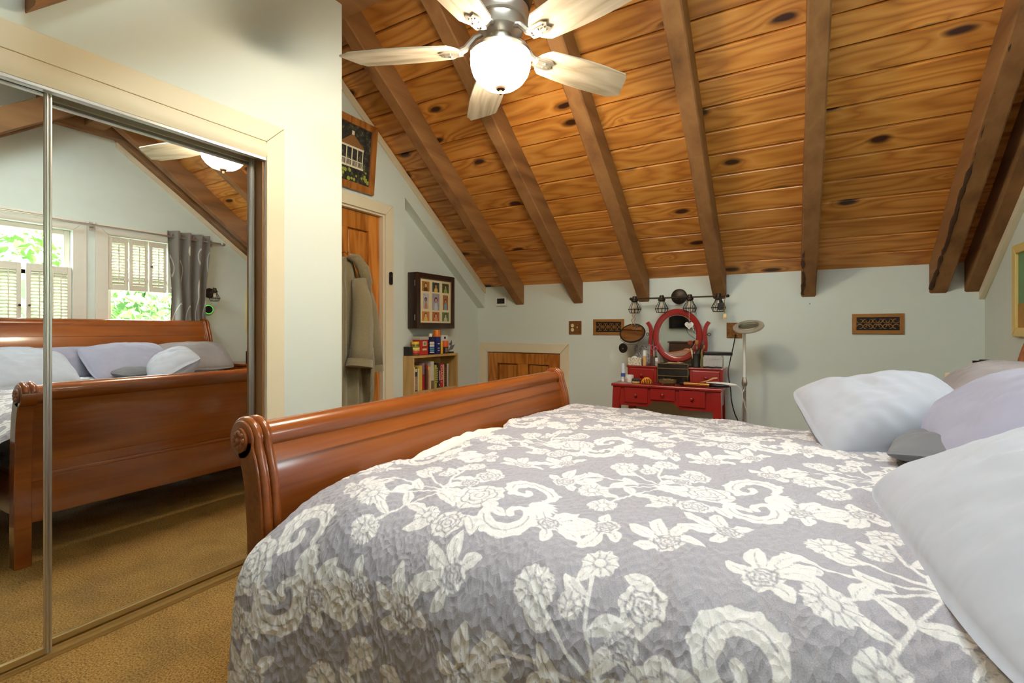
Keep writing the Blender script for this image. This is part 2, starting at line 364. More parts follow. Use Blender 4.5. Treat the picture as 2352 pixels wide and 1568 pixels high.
# ------------------------------------------------ trims
def slope_strip(x0, x1, y0, y1, up, low):
    return MB().prism([(y0, roof(y0)+up), (y1, roof(y1)+up), (y1, roof(y1)+low), (y0, roof(y0)+low)], x0, x1)
struct('trim_1', slope_strip(XD, XD+.018, YC, YF-.001, -.001, -.066), 'trim', 'cream strip along the slope above the door wall', bevel=.003)
struct('trim_2', slope_strip(XW-.03, XW, YRIDGE+.2, YF-.001, -.195, -.250), 'trim', 'cream strip below the end rafter', bevel=.003)
def frame_x(x0, x1, y0, y1, z1, wdt, z0=0, bottom=False):
    """mitred casing around an opening in a wall at constant x"""
    mb = MB(); a, b_ = y0-wdt, y1+wdt; zt = z1+wdt; g = .0012
    mb.prism([(a+g, zt), (b_-g, zt), (y1, z1+g), (y0, z1+g)], x0, x1)
    zb = z0-wdt if bottom else z0
    mb.prism([(a, zt-g), (y0-g, z1), (y0-g, z0), (a, zb)], x0, x1); mb.prism([(b_, zt-g), (b_, zb), (y1+g, z0), (y1+g, z1)], x0, x1)
    if bottom: mb.prism([(y0, z0-g), (y1, z0-g), (b_-g, zb), (a+g, zb)], x0, x1)
    return mb
struct('trim_3', frame_x(XC, XC+.016, CY0, CY1, CZ, .095), 'trim', 'cream mitred casing around the closet', bevel=.002)
struct('trim_4', frame_x(XD, XD+.016, DY0, DY1, DZ, .088), 'trim', 'cream mitred casing around the wooden door', bevel=.002)
mb = MB(); W_ = .095; g = .0015
mb.prism([(AX0-W_+g, AZ+W_), (AX1+W_-g, AZ+W_), (AX1, AZ+g), (AX0, AZ+g)], YF-.016, YF, 'y')
mb.prism([(AX0-W_, AZ+W_-g), (AX0-g, AZ), (AX0-g, 0), (AX0-W_, 0)], YF-.016, YF, 'y'); mb.prism([(AX1+W_, AZ+W_-g), (AX1+W_, 0), (AX1+g, 0), (AX1+g, AZ)], YF-.016, YF, 'y')
struct('trim_5', mb, 'trim', 'cream mitred casing around the low access door', bevel=.002)
struct('baseboard_far', MB().box(AX1+W_, XW, YF-.014, YF, 0, .09), 'trim', bevel=.003)
struct('baseboard_right', MB().box(XW-.014, XW, YN, YF-.014, 0, .09), 'trim', bevel=.003)
# header fascia, rails of the sliding doors
hd = struct('trim_6', MB().prism([(XC-.02, CZ), (XC+.012, CZ), (XC+.022, CZ-.02), (XC+.022, CZ-.055), (XC+.012, CZ-.078), (XC-.02, CZ-.078)], CY0, CY1, 'y'), 'trim', 'curved fascia over the sliding mirrors', smooth='auto')
obj('lip', MB().box(XC-.012, XC+.016, CY0, CY1, CZ-.094, CZ-.0785), 'alu', hd, bevel=.003)
obj('track', MB().box(XC-.085, XC-.022, CY0, CY1, CZ-.03, CZ-.001), mat('tracksteel', (46, 46, 44), .5, metal=.5), hd)
ft = struct('trim_7', MB().box(XC-.10, XC+.004, CY0, CY1, 0, .006), mat('goldtrack', (186, 160, 104), .35, metal=.7), 'floor track of the sliding mirrors')
for xx in (XC-.002, XC-.045, XC-.088): obj('rib', MB().box(xx-.003, xx+.003, CY0, CY1, .006, .016), 'goldtrack', ft)
struct('trim_8', MB().box(XC-TH-.02, XC-.001, CY1-.012, CY1-.0005, 0, CZ), mat('jamb', (132, 92, 48), .55, var=.08, vs=4), 'brown jamb at the closet end')
# ------------------------------------------------ doors
def panel_door(name, x0, y0, y1, z0, z1, cols, rows, axis='x', stile=.11, th_=.036, rails=None):
    """frame-and-panel door: stiles, rails and raised panels are children"""
    root = struct(name, MB().box(0, th_*.35, y0, y1, z0, z1) if axis == 'x' else MB().box(y0, y1, 0, th_*.35, z0, z1), 'fir')
    def part(nm, a0, a1, c0, c1, d0, d1, bev=.003):
        mb = MB().box(d0, d1, a0, a1, c0, c1) if axis == 'x' else MB().box(a0, a1, -d1, -d0, c0, c1)
        return obj(nm, mb, 'fir', root, bevel=bev)
    f = 1
    part('stile', y0, y0+stile, z0, z1, 0, th_); part('stile', y1-stile, y1, z0, z1, 0, th_)
    zs = rails
    for r0, r1 in zs: part('rail', y0+stile, y1-stile, r0, r1, 0, th_)
    mid = (y0+y1)/2
    if cols == 2:
        for i in range(len(zs)-1): part('stile', mid-stile*.5, mid+stile*.5, zs[i][1], zs[i+1][0], 0, th_)
    for i in range(len(zs)-1):
        for j in range(cols):
            a0 = y0+stile if j == 0 else mid+stile*.5; a1 = (y1-stile if j == cols-1 else mid-stile*.5)
            if cols == 1: a1 = y1-stile
            part('panel', a0+.012, a1-.012, zs[i][1]+.012, zs[i+1][0]-.012, .008, th_*.72, .010)
    return root
d1 = panel_door('door_1', 0, DY0+.004, DY1-.016, .012, DZ-.018, 2, 3, 'x', rails=[(.012, .22), (.86, 1.0), (1.52, 1.63), (1.90, DZ-.018)])
d1.location = (XD-.075, 0, 0); d1['label'] = 'orange fir six panel door behind the hanging robe'
mb = MB(); kc = (.036, DY1-.075, .965)
kn = MB().cyl((.036, DY1-.075, .965), (.045, DY1-.075, .965), .03, n=20).cyl((.045, DY1-.075, .965), (.075, DY1-.075, .965), .011, n=12).sphere((.088, DY1-.075, .965), .026, sc=(.7, 1, 1))
obj('door_knob', kn, 'darkmetal', d1, smooth='auto')
mb = MB(); mb.box(XD-.14, XD, DY1-.014, DY1-.0005, 0, DZ-.001); mb.box(XD-.14, XD, DY0+.0005, DY1-.014, DZ-.015, DZ-.0005); mb.box(XD-.14, XD-.0015, DY0+.0005, DY0+.003, 0, DZ-.015)
j1 = struct('trim_9', mb, 'trim', 'cream door jamb'); obj('strike_plate', MB().box(XD-.06, XD-.03, DY1-.0155, DY1-.0138, .93, 1.0), 'darkmetal', j1)
d2 = panel_door('door_2', 0, AX0+.006, AX1-.006, .01, AZ-.006, 2, 1, 'y', stile=.115, rails=[(.01, .15), (AZ-.115, AZ-.006)])
d2.location = (0, YF+.036, 0); d2['label'] = 'low wooden access door in the knee wall'

# ================================================================== WINDOWS
def window(name, y0, y1, shut_z, label):
    root = struct(name, frame_x(XW-.016, XW, y0, y1, WZ1, .10, WZ0, bottom=True), mat('wtrim', (224, 218, 204), .45), label, bevel=.002)
    mb = MB(); t_ = .045; x0, x1 = XW+.05, XW+.10
    zm = (WZ0+WZ1)/2+.12
    for z0, z1, xo in ((WZ0, zm+.02, 0), (zm-.02, WZ1, .0)):
        mb.box(x0, x1, y0, y0+t_, z0, z1); mb.box(x0, x1, y1-t_, y1, z0, z1); mb.box(x0, x1, y0+t_, y1-t_, z0, z0+t_); mb.box(x0, x1, y0+t_, y1-t_, z1-t_, z1)
        sash = obj('sash', mb, 'wtrim', root, bevel=.003); mb = MB()
        obj('pane', MB().box(x0+.022, x0+.026, y0+t_, y1-t_, z0+t_, z1-t_), 'glass', sash)
    obj('sill', MB().box(XW-.05, XW+.05, y0-.02, y1+.02, WZ0-.022, WZ0), 'wtrim', root, bevel=.004)
    return root
window('window_1', *W1, 0, 'window with its lower shutters closed'); window('window_2', *W2, 0, 'window with its upper shutters closed')
mat('shutter', (222, 214, 198), .5)
def added_skylight(name, x0, x1):  # unseen opening in the dormer ceiling, added to let more sky light in
    def bar(a, b_, c, d): return MB().prism([(c, roof(c)-.004), (d, roof(d)-.004), (d, roof(d)+.10), (c, roof(c)+.10)], a, b_)
    mb = MB()
    for q in ((x0, x0+.05, KY0, KY1), (x1-.05, x1, KY0, KY1), (x0+.05, x1-.05, KY0, KY0+.05), (x0+.05, x1-.05, KY1-.05, KY1)): k = bar(*q); mb.add(k.v, k.f)
    w_ = struct(name, mb, 'wtrim', 'added roof window for fill daylight, out of view')
    c, d = KY0+.05, KY1-.05; obj('pane', MB().prism([(c, roof(c)+.07), (d, roof(d)+.07), (d, roof(d)+.075), (c, roof(c)+.075)], x0+.05, x1-.05), 'glass', w_)
added_skylight('fill_skylight_1', KX0, (KX0+KX1)/2-.001); added_skylight('fill_skylight_2', (KX0+KX1)/2+.001, KX1)
def shutter(y0, y1, z0, z1, label, knob=None, ang=0):
    t = thing('plantation_shutter', label, 'shutter', (XW+.012, (y0+y1)/2, z0), 'small louvred shutters in the bedroom windows')
    a, b_ = y0+.003, y1-.003; s = .030; x0, x1 = XW+.003, XW+.022
    mb = MB().box(x0, x1, a, a+s, z0, z1).box(x0, x1, b_-s, b_, z0, z1).box(x0, x1, a+s, b_-s, z0, z0+.055).box(x0, x1, a+s, b_-s, z1-.055, z1)
    obj('frame', mb, 'shutter', t, bevel=.002)
    n = int((z1-z0-.11)/.028); src = None
    for i in range(n):
        z = z0+.055+(i+.5)*(z1-z0-.11)/n
        if src is None:
            m_ = Matrix.Rotation(math.radians(38), 3, 'Y')
            mb = MB().box(-.015, .015, a+s-(y0+y1)/2, b_-s-(y0+y1)/2, -.0025, .0025); mb.xf(m_.to_4x4())
            src = obj('slat', mb, 'shutter', t, local=True); src.location = (0, 0, z-z0)
        else: share(src, 'slat', t, (0, 0, z-z0))
    obj('tilt_rod', MB().box(XW-.012, XW-.005, (y0+y1)/2-.004, (y0+y1)/2+.004, z0+.07, z1-.07), 'shutter', t)
    if knob is not None:
        yk = a+s/2 if knob < 0 else b_-s/2
        obj('knob', MB().cyl((x0, yk, (z0+z1)/2), (x0-.018, yk, (z0+z1)/2), .006).sphere((x0-.022, yk, (z0+z1)/2), .010, 10, 8), 'darkmetal', t)
ws = .34/2
names1 = ['lower white shutter at the end of the left window', 'lower white shutter with knob left of the gap', 'lower white shutter with knob right of the gap', 'lower white shutter beside the middle casing']
for i in range(4):
    off = -.02 if i < 2 else .02
    y0 = W1[0]+i*.17+off*(.6 if i in (0, 3) else .5); shutter(max(W1[0], y0-.0)+(.0), min(y0+.166, W1[1]), WZ0+.005, 1.70, names1[i], knob={1: 1, 2: -1}.get(i))
names2 = ['upper white shutter beside the middle casing', 'second upper white shutter from the middle casing', 'third upper white shutter, half behind the curtain', 'upper white shutter hidden behind the grey curtain']
for i in range(4): shutter(W2[0]+i*.17+.002, W2[0]+(i+1)*.17-.002, 1.52, 2.03, names2[i], knob={2: -1}.get(i))
# curtain rod + curtain
t = thing('curtain_rod', 'pale metal curtain rod above the windows', 'curtain rod', (XW-.085, 1.8, 2.10))
obj('rod', MB().cyl((XW-.085, .55, 2.10), (XW-.085, 3.07, 2.10), .010), 'nickel', t, smooth='auto')
for y in (.55, 3.07): obj('finial', MB().lathe([(.006, 0), (.016, .01), (.018, .03), (.012, .045), (1e-6, .05)], (0,0,0), 14, Matrix.Rotation(-PI/2 if y > 2 else PI/2, 3, 'X')).xf(Matrix.Translation((XW-.085, y, 2.10))), 'nickel', t, smooth='auto')
for y in (.75, 1.93, 3.0): obj('bracket', MB().box(XW-.09, XW-.0005, y-.008, y+.008, 2.092, 2.108).box(XW-.006, XW-.0005, y-.015, y+.015, 2.06, 2.14), 'nickel', t)
def curtain(y0, y1, y0b, y1b, label):
    P = []; nz, ny = 40, 90
    t = thing('curtain', label, 'curtain', (XW-.085, (y0+y1)/2, .45))
    for i in range(nz+1):
        z = 2.165+(.45-2.165)*i/nz; row = []; k = i/nz
        for j in range(ny+1):
            q = j/ny; y = (y0+(y0b-y0)*min(1, k*2))+((y1-y0)+((y1b-y0b)-(y1-y0))*min(1, k*2))*q
            row.append((XW-.085+.042*math.sin(q*2*PI*3.5+.6)*(1-.15*k)+.008*math.sin(z*7+q*9), y+.01*math.sin(z*5+q*4), z))
        P.append(row)
    obj('cloth', MB().grid(P), MATS['curtain'], t, smooth=True, solid=.004)
    for j in range(7):
        q = (j+.25)/7; y = y0+(y1-y0)*q
        obj('grommet', MB().tube([(XW-.085+.022*math.cos(a)*.3, y+.004*math.sin(a)+.022*math.cos(a)*.0, 2.115+.024*math.sin(a)) for a in [2*PI*k/14 for k in range(14)]], .004, 6, True), 'nickel', t)
m = mat('curtain', (112, 106, 98), .6, sheen=.3); nt = m.node_tree; b = nt.nodes['Principled BSDF']
tc = nn(nt, 'ShaderNodeTexCoord'); wv = nn(nt, 'ShaderNodeTexWave', Scale=2.2, Distortion=9.0, Detail=1.0); wv.inputs['Detail Scale'].default_value = .8
nt.links.new(tc.outputs['Object'], wv.inputs['Vector']); r = ramp(nt, [(.975, (112, 106, 98)), (.995, (190, 186, 178))]); nt.links.new(wv.outputs['Fac'], r.inputs[0]); nt.links.new(r.outputs[0], b.inputs['Base Color'])
curtain(2.555, 2.93, 2.57, 2.90, 'grey curtain with pale leafy lines at the window by the cage sconce')
# outdoors: lawn and leafy trees
struct('ground', MB().box(3, 30, -14, 18, -2.9, -2.8), mat('lawn', (84, 120, 50), .9, var=.3, vs=2), 'green lawn outside')
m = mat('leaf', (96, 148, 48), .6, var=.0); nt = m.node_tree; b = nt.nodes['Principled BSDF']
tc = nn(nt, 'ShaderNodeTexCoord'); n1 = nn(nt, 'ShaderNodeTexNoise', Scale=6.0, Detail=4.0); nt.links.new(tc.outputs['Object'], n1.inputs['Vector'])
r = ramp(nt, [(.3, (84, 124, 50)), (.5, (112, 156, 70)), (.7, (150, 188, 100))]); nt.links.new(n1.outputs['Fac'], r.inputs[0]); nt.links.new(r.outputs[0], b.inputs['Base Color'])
def tree(x, y, rz, h, label, seed):
    t = thing('leafy_tree', label, 'tree', (x, y, -2.8), 'trees outside the bedroom windows')
    obj('trunk', MB().tube([(x, y, -2.8), (x+.1, y+.05, -1.2), (x-.05, y, .4), (x, y+.1, 1.6)], .14, 8, radii=[.2, .15, .12, .05]), 'bark', t, smooth=True)
    r_ = np.random.default_rng(seed); n = 4200
    u = r_.normal(size=(n, 3)); u /= np.linalg.norm(u, axis=1)[:, None]; rad = r_.uniform(.55, 1.0, n)**.5
    lob = 1+.18*np.sin(u[:, 0]*7+seed)+.18*np.sin(u[:, 1]*6+2*seed)+.12*np.sin(u[:, 2]*9)
    c = np.array([x, y, h]); P = c+u*(rad*lob)[:, None]*np.array([1.25, rz, 2.4])
    a = r_.normal(size=(n, 3)); a /= np.linalg.norm(a, axis=1)[:, None]; b2 = np.cross(a, u); b2 /= np.linalg.norm(b2, axis=1)[:, None]+1e-9
    s = r_.uniform(.07, .15, n)[:, None]; V = np.stack([P-a*s, P+b2*s*.5, P+a*s, P-b2*s*.5], 1).reshape(-1, 3)
    mb = MB(); mb.v = [tuple(p) for p in V]; mb.f = [(4*i, 4*i+1, 4*i+2, 4*i+3) for i in range(n)]
    cr = obj('crown', mb, 'leaf', t); cr['kind'] = 'stuff'
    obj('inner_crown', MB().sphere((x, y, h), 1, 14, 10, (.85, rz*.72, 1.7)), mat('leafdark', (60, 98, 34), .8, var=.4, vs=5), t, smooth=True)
for i, (x, y, rz, h, l) in enumerate([(6.2, -2.4, 1.75, .6, 'leafy green tree outside, left in the left window'), (6.2, 2.7, 1.75, .4, 'leafy green tree outside, seen in both windows'), (6.2, 7.8, 1.75, .5, 'leafy green tree outside, right of the second window'), (9.95, .15, 1.75, 1.2, 'taller green tree behind the others, to the left'), (9.95, 5.25, 1.75, 1.0, 'taller green tree behind the others, to the right')]): tree(x, y, rz, h, l, i+3)

# ================================================================== CLOSET MIRRORS
def mirror_door(y0, y1, xc, label):
    t = thing('mirror_door', label, 'closet door', (xc, (y0+y1)/2, .016), 'sliding mirror doors of the closet')
    z0, z1 = .018, CZ-.045; s = .020; x0, x1 = xc-.010, xc+.010
    obj('mirror_panel', MB().box(xc-.003, xc+.002, y0+s*.6, y1-s*.6, z0+.012, z1-.012), 'mirror', t)
    for a, b_ in ((y0, y0+s), (y1-s, y1)):
        obj('stile', MB().box(x0, x1, a, b_, z0, z1).box(x1, x1+.004, a+.003, a+.008, z0, z1).box(x1, x1+.004, b_-.008, b_-.003, z0, z1), 'alu', t, bevel=.0015)
    for a, b_ in ((z0, z0+.022), (z1-.022, z1)): obj('rail', MB().box(x0, x1, y0+s, y1-s, a, b_), 'alu' if a > 1 else 'goldtrack', t, bevel=.0015)
mirror_door(-.155, .655, XC-.022, 'front sliding mirror door, at the left edge of the picture'); mirror_door(.605, 1.415, XC-.066, 'rear sliding mirror door beside the brown jamb')

# ================================================================== BED
BY0, BY1 = .795, 2.90
bed = thing('sleigh_bed', 'cherry wood sleigh bed with rolled footboard and tall headboard', 'bed', (-.2, 1.87, 0))
def scurve(pts, n=40):
    """smooth curve through (x,z) control points (Catmull-Rom)"""
    out = []; P = [pts[0]]+list(pts)+[pts[-1]]
    for i in range(1, len(P)-2):
        for k in range(n):
            t = k/n; p0, p1, p2, p3 = P[i-1], P[i], P[i+1], P[i+2]
            out.append(tuple(.5*((2*p1[d])+(-p0[d]+p2[d])*t+(2*p0[d]-5*p1[d]+4*p2[d]-p3[d])*t*t+(-p0[d]+3*p1[d]-3*p2[d]+p3[d])*t**3) for d in (0, 1)))
    out.append(tuple(pts[-1])); return out
def offset(curve, d):
    out = []
    for i, p in enumerate(curve):
        a, b_ = curve[max(0, i-1)], curve[min(len(curve)-1, i+1)]; tx, tz = b_[0]-a[0], b_[1]-a[1]; l = math.hypot(tx, tz) or 1
        out.append((p[0]-tz/l*d, p[1]+tx/l*d))
    return out
def slab(curve, half, y0, y1):
    a, b_ = offset(curve, half), offset(curve, -half); mb = MB(); n = len(curve)
    P = [[(q[0], y, q[1]) for q in a+b_[::-1]] for y in (y0, y1)]
    m_ = 2*n; vs = P[0]+P[1]; fs = [(i, (i+1) % m_, m_+(i+1) % m_, m_+i) for i in range(m_)]
    fs += [(i, i+1, m_-2-i, m_-1-i) for i in range(n-1)]+[(m_+m_-1-i, m_+m_-2-i, m_+i+1, m_+i) for i in range(n-1)]
    return mb.add(vs, fs)
def sleigh_end(nm, base, sgn, top, out, roll_r, zpanel0):
    """S-shaped end of the bed; sgn -1 curls to -x, +1 curls to +x"""
    e = obj(nm, slab(scurve([(base, zpanel0), (base, zpanel0+.15), (base+sgn*.002, top*.55), (base+sgn*out*.28, top*.80), (base+sgn*out*.70, top-.075)], 10), .012, BY0+.05, BY1-.05), 'cherry', bed, smooth='auto')
    cv = scurve([(base, 0), (base, .2), (base, top*.5), (base+sgn*out*.30, top*.80), (base+sgn*out*.82, top-.055)], 12)
    rc = (base+sgn*(out+.0), top-roll_r)
    # top rail: band with rolled edge
    band = [p for p in cv if p[1] > top*.86]; br = slab(band, .019, BY0+.05, BY1-.05)
    prof = [(rc[0]+roll_r*math.cos(a), rc[1]+roll_r*math.sin(a)) for a in [2*PI*k/28 for k in range(28)]]
    br.prism(prof, BY0+.05, BY1-.05, 'y'); obj('top_rail', br, 'cherry', e, smooth='auto')
    obj('bottom_rail', MB().box(base-.020, base+.020, BY0+.06, BY1-.06, .20, .40), 'cherry', e, bevel=.006)
    obj('moulding', MB().box(base+sgn*.016-.012, base+sgn*.016+.012, BY0+.06, BY1-.06, .40, .418), 'cherry', e, bevel=.005)
    for y0, y1, s in ((BY0, BY0+.062, -1), (BY1-.062, BY1, 1)):
        p = slab(cv, .036, y0, y1); p.prism([(rc[0]+(roll_r+.010)*math.cos(a), rc[1]+(roll_r+.010)*math.sin(a)) for a in [2*PI*k/28 for k in range(28)]], y0, y1, 'y')
        po = obj('post', p, 'cherry', e, smooth='auto', bevel=.003)
        # reeds that follow the inner curve and the roll
        inner = offset(cv, .036 if sgn < 0 else -.036)
        inner = offset(cv, -.036) if sgn < 0 else offset(cv, .036)
        arc = [(rc[0]+(roll_r+.010)*math.cos(a), rc[1]+(roll_r+.010)*math.sin(a)) for a in [(-.1+k*.19)*1 for k in range(17)]]
        if sgn > 0: arc = [(2*rc[0]-q[0], q[1]) for q in arc]
        side = [q for q in inner if q[1] < top-.09]+arc
        for yy in (y0+.017, y1-.017): obj('reed', MB().tube([(q[0], yy, q[1]) for q in side], .0115, 8), 'cherry', po, smooth=True)
        yo = y0-.001 if s < 0 else y1+.001
        mb = MB().cyl((rc[0], yo, rc[1]), (rc[0], yo+s*.006, rc[1]), roll_r*.80, n=24)
        for k in range(8):
            a = 2*PI*k/8; mb.sphere((rc[0]+roll_r*.45*math.cos(a), yo+s*.006, rc[1]+roll_r*.45*math.sin(a)), roll_r*.20, 8, 6, (1, .6, 1))
        mb.sphere((rc[0], yo+s*.006, rc[1]), roll_r*.22, 8, 6, (1, .7, 1)); obj('rosette', mb, 'cherry', po, smooth='auto')
    return e
sleigh_end('footboard', -1.272, -1, .872, .072, .044, .34); sleigh_end('headboard', .845, 1, 1.235, .125, .05, .34)
for y in (BY0+.055, BY1-.085): obj('side_rail', MB().box(-1.245, .82, y, y+.03, .19, .40), 'cherry', bed, bevel=.004)
for x in (-.8, -.2, .4): obj('slat', MB().box(x-.04, x+.04, BY0+.09, BY1-.09, .20, .218), 'birchply', bed)
mt = thing('mattress', 'white mattress on box spring, showing as a pale strip at the footboard', 'mattress', (-.17, 1.87, .22))
obj('box_spring', MB().box(-1.165, .80, BY0+.12, BY1-.12, .222, .40), mat('ticking', (210, 204, 190), .9), mt, bevel=.02)
obj('pad', MB().box(-1.195, .80, BY0+.12, BY1-.22, .402, .610), 'sheet', mt, bevel=.05)
P = []
for i in range(81):
    y_ = 1.16+.95*i/80; e_ = math.sin(PI*i/80)**.5; row = []
    for j in range(17):
        q = j/16; a_ = PI*q; rr_ = 1+.25*mnoise.noise(Vector((y_*22, q*2, 3)))
        row.append((-1.168+.052*math.cos(a_), y_+.004*math.sin(q*9), .605+(.102*math.sin(a_)*(.7+.3*rr_)*e_)))
    P.append(row)
tag(obj('bed_sheet', MB().grid(P), 'sheet', None, True, origin=(-1.168, 1.63, .67), solid=.003), 'white sheet bunched between quilt and footboard', 'sheet')

# ------------------------------------------------ quilt
def tile_pattern():
    TX, TY = .50, .64; R = .0016; nx, ny = int(TX/R), int(TY/R)
    gx, gy = np.meshgrid((np.arange(nx)+.5)*TX/nx, (np.arange(ny)+.5)*TY/ny, indexing='ij')
    D = np.full(gx.shape, .05)      # signed distance: negative inside the white print
    def wrap(cx, cy):
        k = np.round((gx-cx)/TX); return gx-cx-k*TX, (gy-cy-TY*.5*k+TY/2) % TY-TY/2
    def put(d): np.minimum(D, d, out=D)
    def cut(d): np.maximum(D, -d, out=D)
    def disc(cx, cy, r):
        x, y = wrap(cx, cy); put(np.hypot(x, y)-r)
    def stroke(pts, r0, r1, fn=put, k=60):
        pts = np.array(pts, float); t = np.linspace(0, 1, len(pts)); q = np.linspace(0, 1, k)
        X = np.interp(q, t, pts[:, 0]); Y = np.interp(q, t, pts[:, 1]); best = np.full(gx.shape, 1.)
        for i in range(k):
            x, y = wrap(X[i], Y[i]); w_ = q[i]; r = r0(w_) if callable(r0) else r0+(r1-r0)*w_
            np.minimum(best, np.hypot(x, y)-r, out=best)
        fn(best)
    def daisy(cx, cy, r, n=11, a0=0):
        x, y = wrap(cx, cy); rho = np.hypot(x, y); th = np.arctan2(y, x)+a0
        body = rho-r*(.84+.16*np.abs(np.cos(n*th/2))); far = rho < r*1.6
        put(np.where(far, body, np.maximum(body, 0)))
        line = np.abs(np.sin(n*th/2))*rho*2/n-.0016
        cut(np.where((rho > r*.38) & (rho < r*.98), line, 1.)); cut(np.abs(rho-r*.34)-.0018)
    def rose(cx, cy, r, a0=0):
        x, y = wrap(cx, cy); rho = np.hypot(x, y); th = np.arctan2(y, x)+a0
        put(rho-r*(.86+.14*np.abs(np.cos(3.5*th))))
        for rr, n, w_ in ((.66, 5, .0024), (.40, 4, .0022), (.18, 3, .0020)):
            cut(np.where(rho < r, np.abs(rho-r*rr*(.85+.2*np.abs(np.cos(n*th/2+rr*9))))-w_, 1.))
        for n, lo, hi in ((7, .66, 1.0), (5, .42, .66)):
            line = np.abs(np.sin(n*th/2+lo*5))*rho*2/n-.0018; cut(np.where((rho > r*lo) & (rho < r*hi), line, 1.))
    def leaf(x0, y0, ang, ln, wd, vein=True):
        c, s = math.cos(ang), math.sin(ang); x, y = wrap(x0+c*ln/2, y0+s*ln/2); u = (x*c+y*s)/ln+.5; v = -x*s+y*c
        v = v-.10*ln*np.sin(np.clip(u, 0, 1)*PI)
        hw = wd*np.sin(np.clip(u, 0, 1)*PI)**.8*(1-.25*np.clip(u, 0, 1)); d = np.where((u > 0) & (u < 1), np.abs(v)-hw, .03); put(d)
        if vein: cut(np.where((u > .08) & (u < .75), np.abs(v)-.0013, 1.))
    def arc(cx, cy, r, a0, a1, k=40, squash=1.0, r2=None):
        out = []
        for i in range(k):
            t = i/(k-1); a = a0+(a1-a0)*t; rr = r+((r2 or r)-r)*t; out.append((cx+rr*math.cos(a), cy+rr*math.sin(a)*squash))
        return out
    def scroll(cx, cy, sz, flip=1, rot=0):
        """fat acanthus C-scroll with an inner rib"""
        def T(p):
            x, y = p[0]*flip, p[1]; c, s = math.cos(rot), math.sin(rot); return (cx+(x*c-y*s)*sz, cy+(x*s+y*c)*sz)
        a = [T(p) for p in arc(0, 0, 1.0, -.9, 3.6, 50)]+[T(p) for p in arc(-.45, -.18, .52, 3.9, 6.6, 20, r2=.30)]
        stroke(a, lambda q: sz*(.16+.26*math.sin(PI*min(1, q*1.25))**1.2 if q < .8 else .16+.10*(q-.8)), 0, k=90)
        stroke([T(p) for p in arc(.02, .02, .98, .0, 3.2, 40)], .0022, .0022, cut, 70)
        for k in range(5): 
            aa = .2+k*.62; p = T((1.32*math.cos(aa), 1.32*math.sin(aa))); disc(p[0], p[1], sz*.17)
        p = T((1.15*math.cos(3.7), 1.3*math.sin(3.7))); disc(p[0], p[1], sz*.18)
    # the spray: roses, daisies, scrolls and leaves
    st = lambda p, w_=.0042: stroke(p, w_, w_*.7)
    st([(.05, .16), (.13, .22), (.22, .25), (.33, .25)]); st([(.08, .35), (.15, .29), (.22, .25)]); st([(.11, .08), (.16, .17), (.22, .25)]); st([(.17, .43), (.18, .33), (.22, .25)]); st([(.02, .25), (.10, .255), (.22, .25)])
    for a in ((.085, .185, 1.0, .075, .018), (.115, .215, -1.0, .07, .017), (.15, .235, 2.4, .075, .018), (.155, .165, -.2, .075, .018), (.185, .32, .5, .080, .018), (.175, .375, 2.6, .070, .017), (.12, .31, 2.9, .065, .016), (.19, .238, .10, .105, .020), (.195, .262, .70, .095, .019), (.20, .232, -.45, .095, .019), (.13, .12, 2.6, .065, .016), (.27, .335, 1.2, .075, .020), (.345, .16, -.9, .075, .020), (.045, .255, 2.8, .060, .016), (.05, .24, -2.7, .06, .016), (.145, .40, .9, .07, .018), (.10, .10, -2.2, .06, .016), (.20, .09, .4, .07, .018), (.225, .44, -.3, .07, .018), (.36, .315, .9, .07, .018), (.37, .20, -.2, .065, .017)): leaf(*a)
    daisy(.050, .150, .044, 12); daisy(.070, .365, .044, 11, .4); daisy(.175, .455, .038, 10); daisy(.105, .060, .038, 11); daisy(.235, .145, .034, 9, .2); daisy(.145, .355, .026, 8, .7)
    rose(.320, .255, .070); rose(.270, .390, .044, .5); rose(.310, .130, .044, 1.1); rose(.245, .320, .030, 2.)
    scroll(.425, .350, .054, 1, .4); scroll(.432, .195, .054, 1, 3.5)
    for k in range(7): leaf(.452, .272, -.75+k*.25, .075, .013, False)
    # loose sprigs between the sprays
    for sx, sy, r_, q in ((.030, .535, .4, .034), (.285, .560, 1.9, .038), (.390, .020, 2.6, .032), (.455, .500, .9, .036), (.150, .580, 3.6, .034)):
        st([(sx, sy), (sx+.05*math.cos(r_), sy+.05*math.sin(r_)), (sx+.085*math.cos(r_+.3), sy+.085*math.sin(r_+.3))])
        for k, (da, ln, wd) in enumerate(((-.75, .080, .021), (.0, .095, .020), (.75, .085, .022), (1.7, .055, .017), (-1.8, .055, .017))): leaf(sx+.018*math.cos(r_+da), sy+.018*math.sin(r_+da), r_+da, ln, wd)
        rose(sx, sy, q, r_)
    return D, TX, TY, nx, ny
def bsample(T, x, y):
    D, TX, TY, nx, ny = T; kx = np.floor(x/TX); y = y+TY*.5*(kx % 2); fx = (x/TX % 1)*nx-.5; fy = (y/TY % 1)*ny-.5
    i, j = np.floor(fx).astype(int), np.floor(fy).astype(int); a, b_ = fx-i, fy-j; g = lambda p, q: D[np.clip(p, 0, nx-1), q % ny]
    return g(i, j)*(1-a)*(1-b_)+g(i+1, j)*a*(1-b_)+g(i, j+1)*(1-a)*b_+g(i+1, j+1)*a*b_
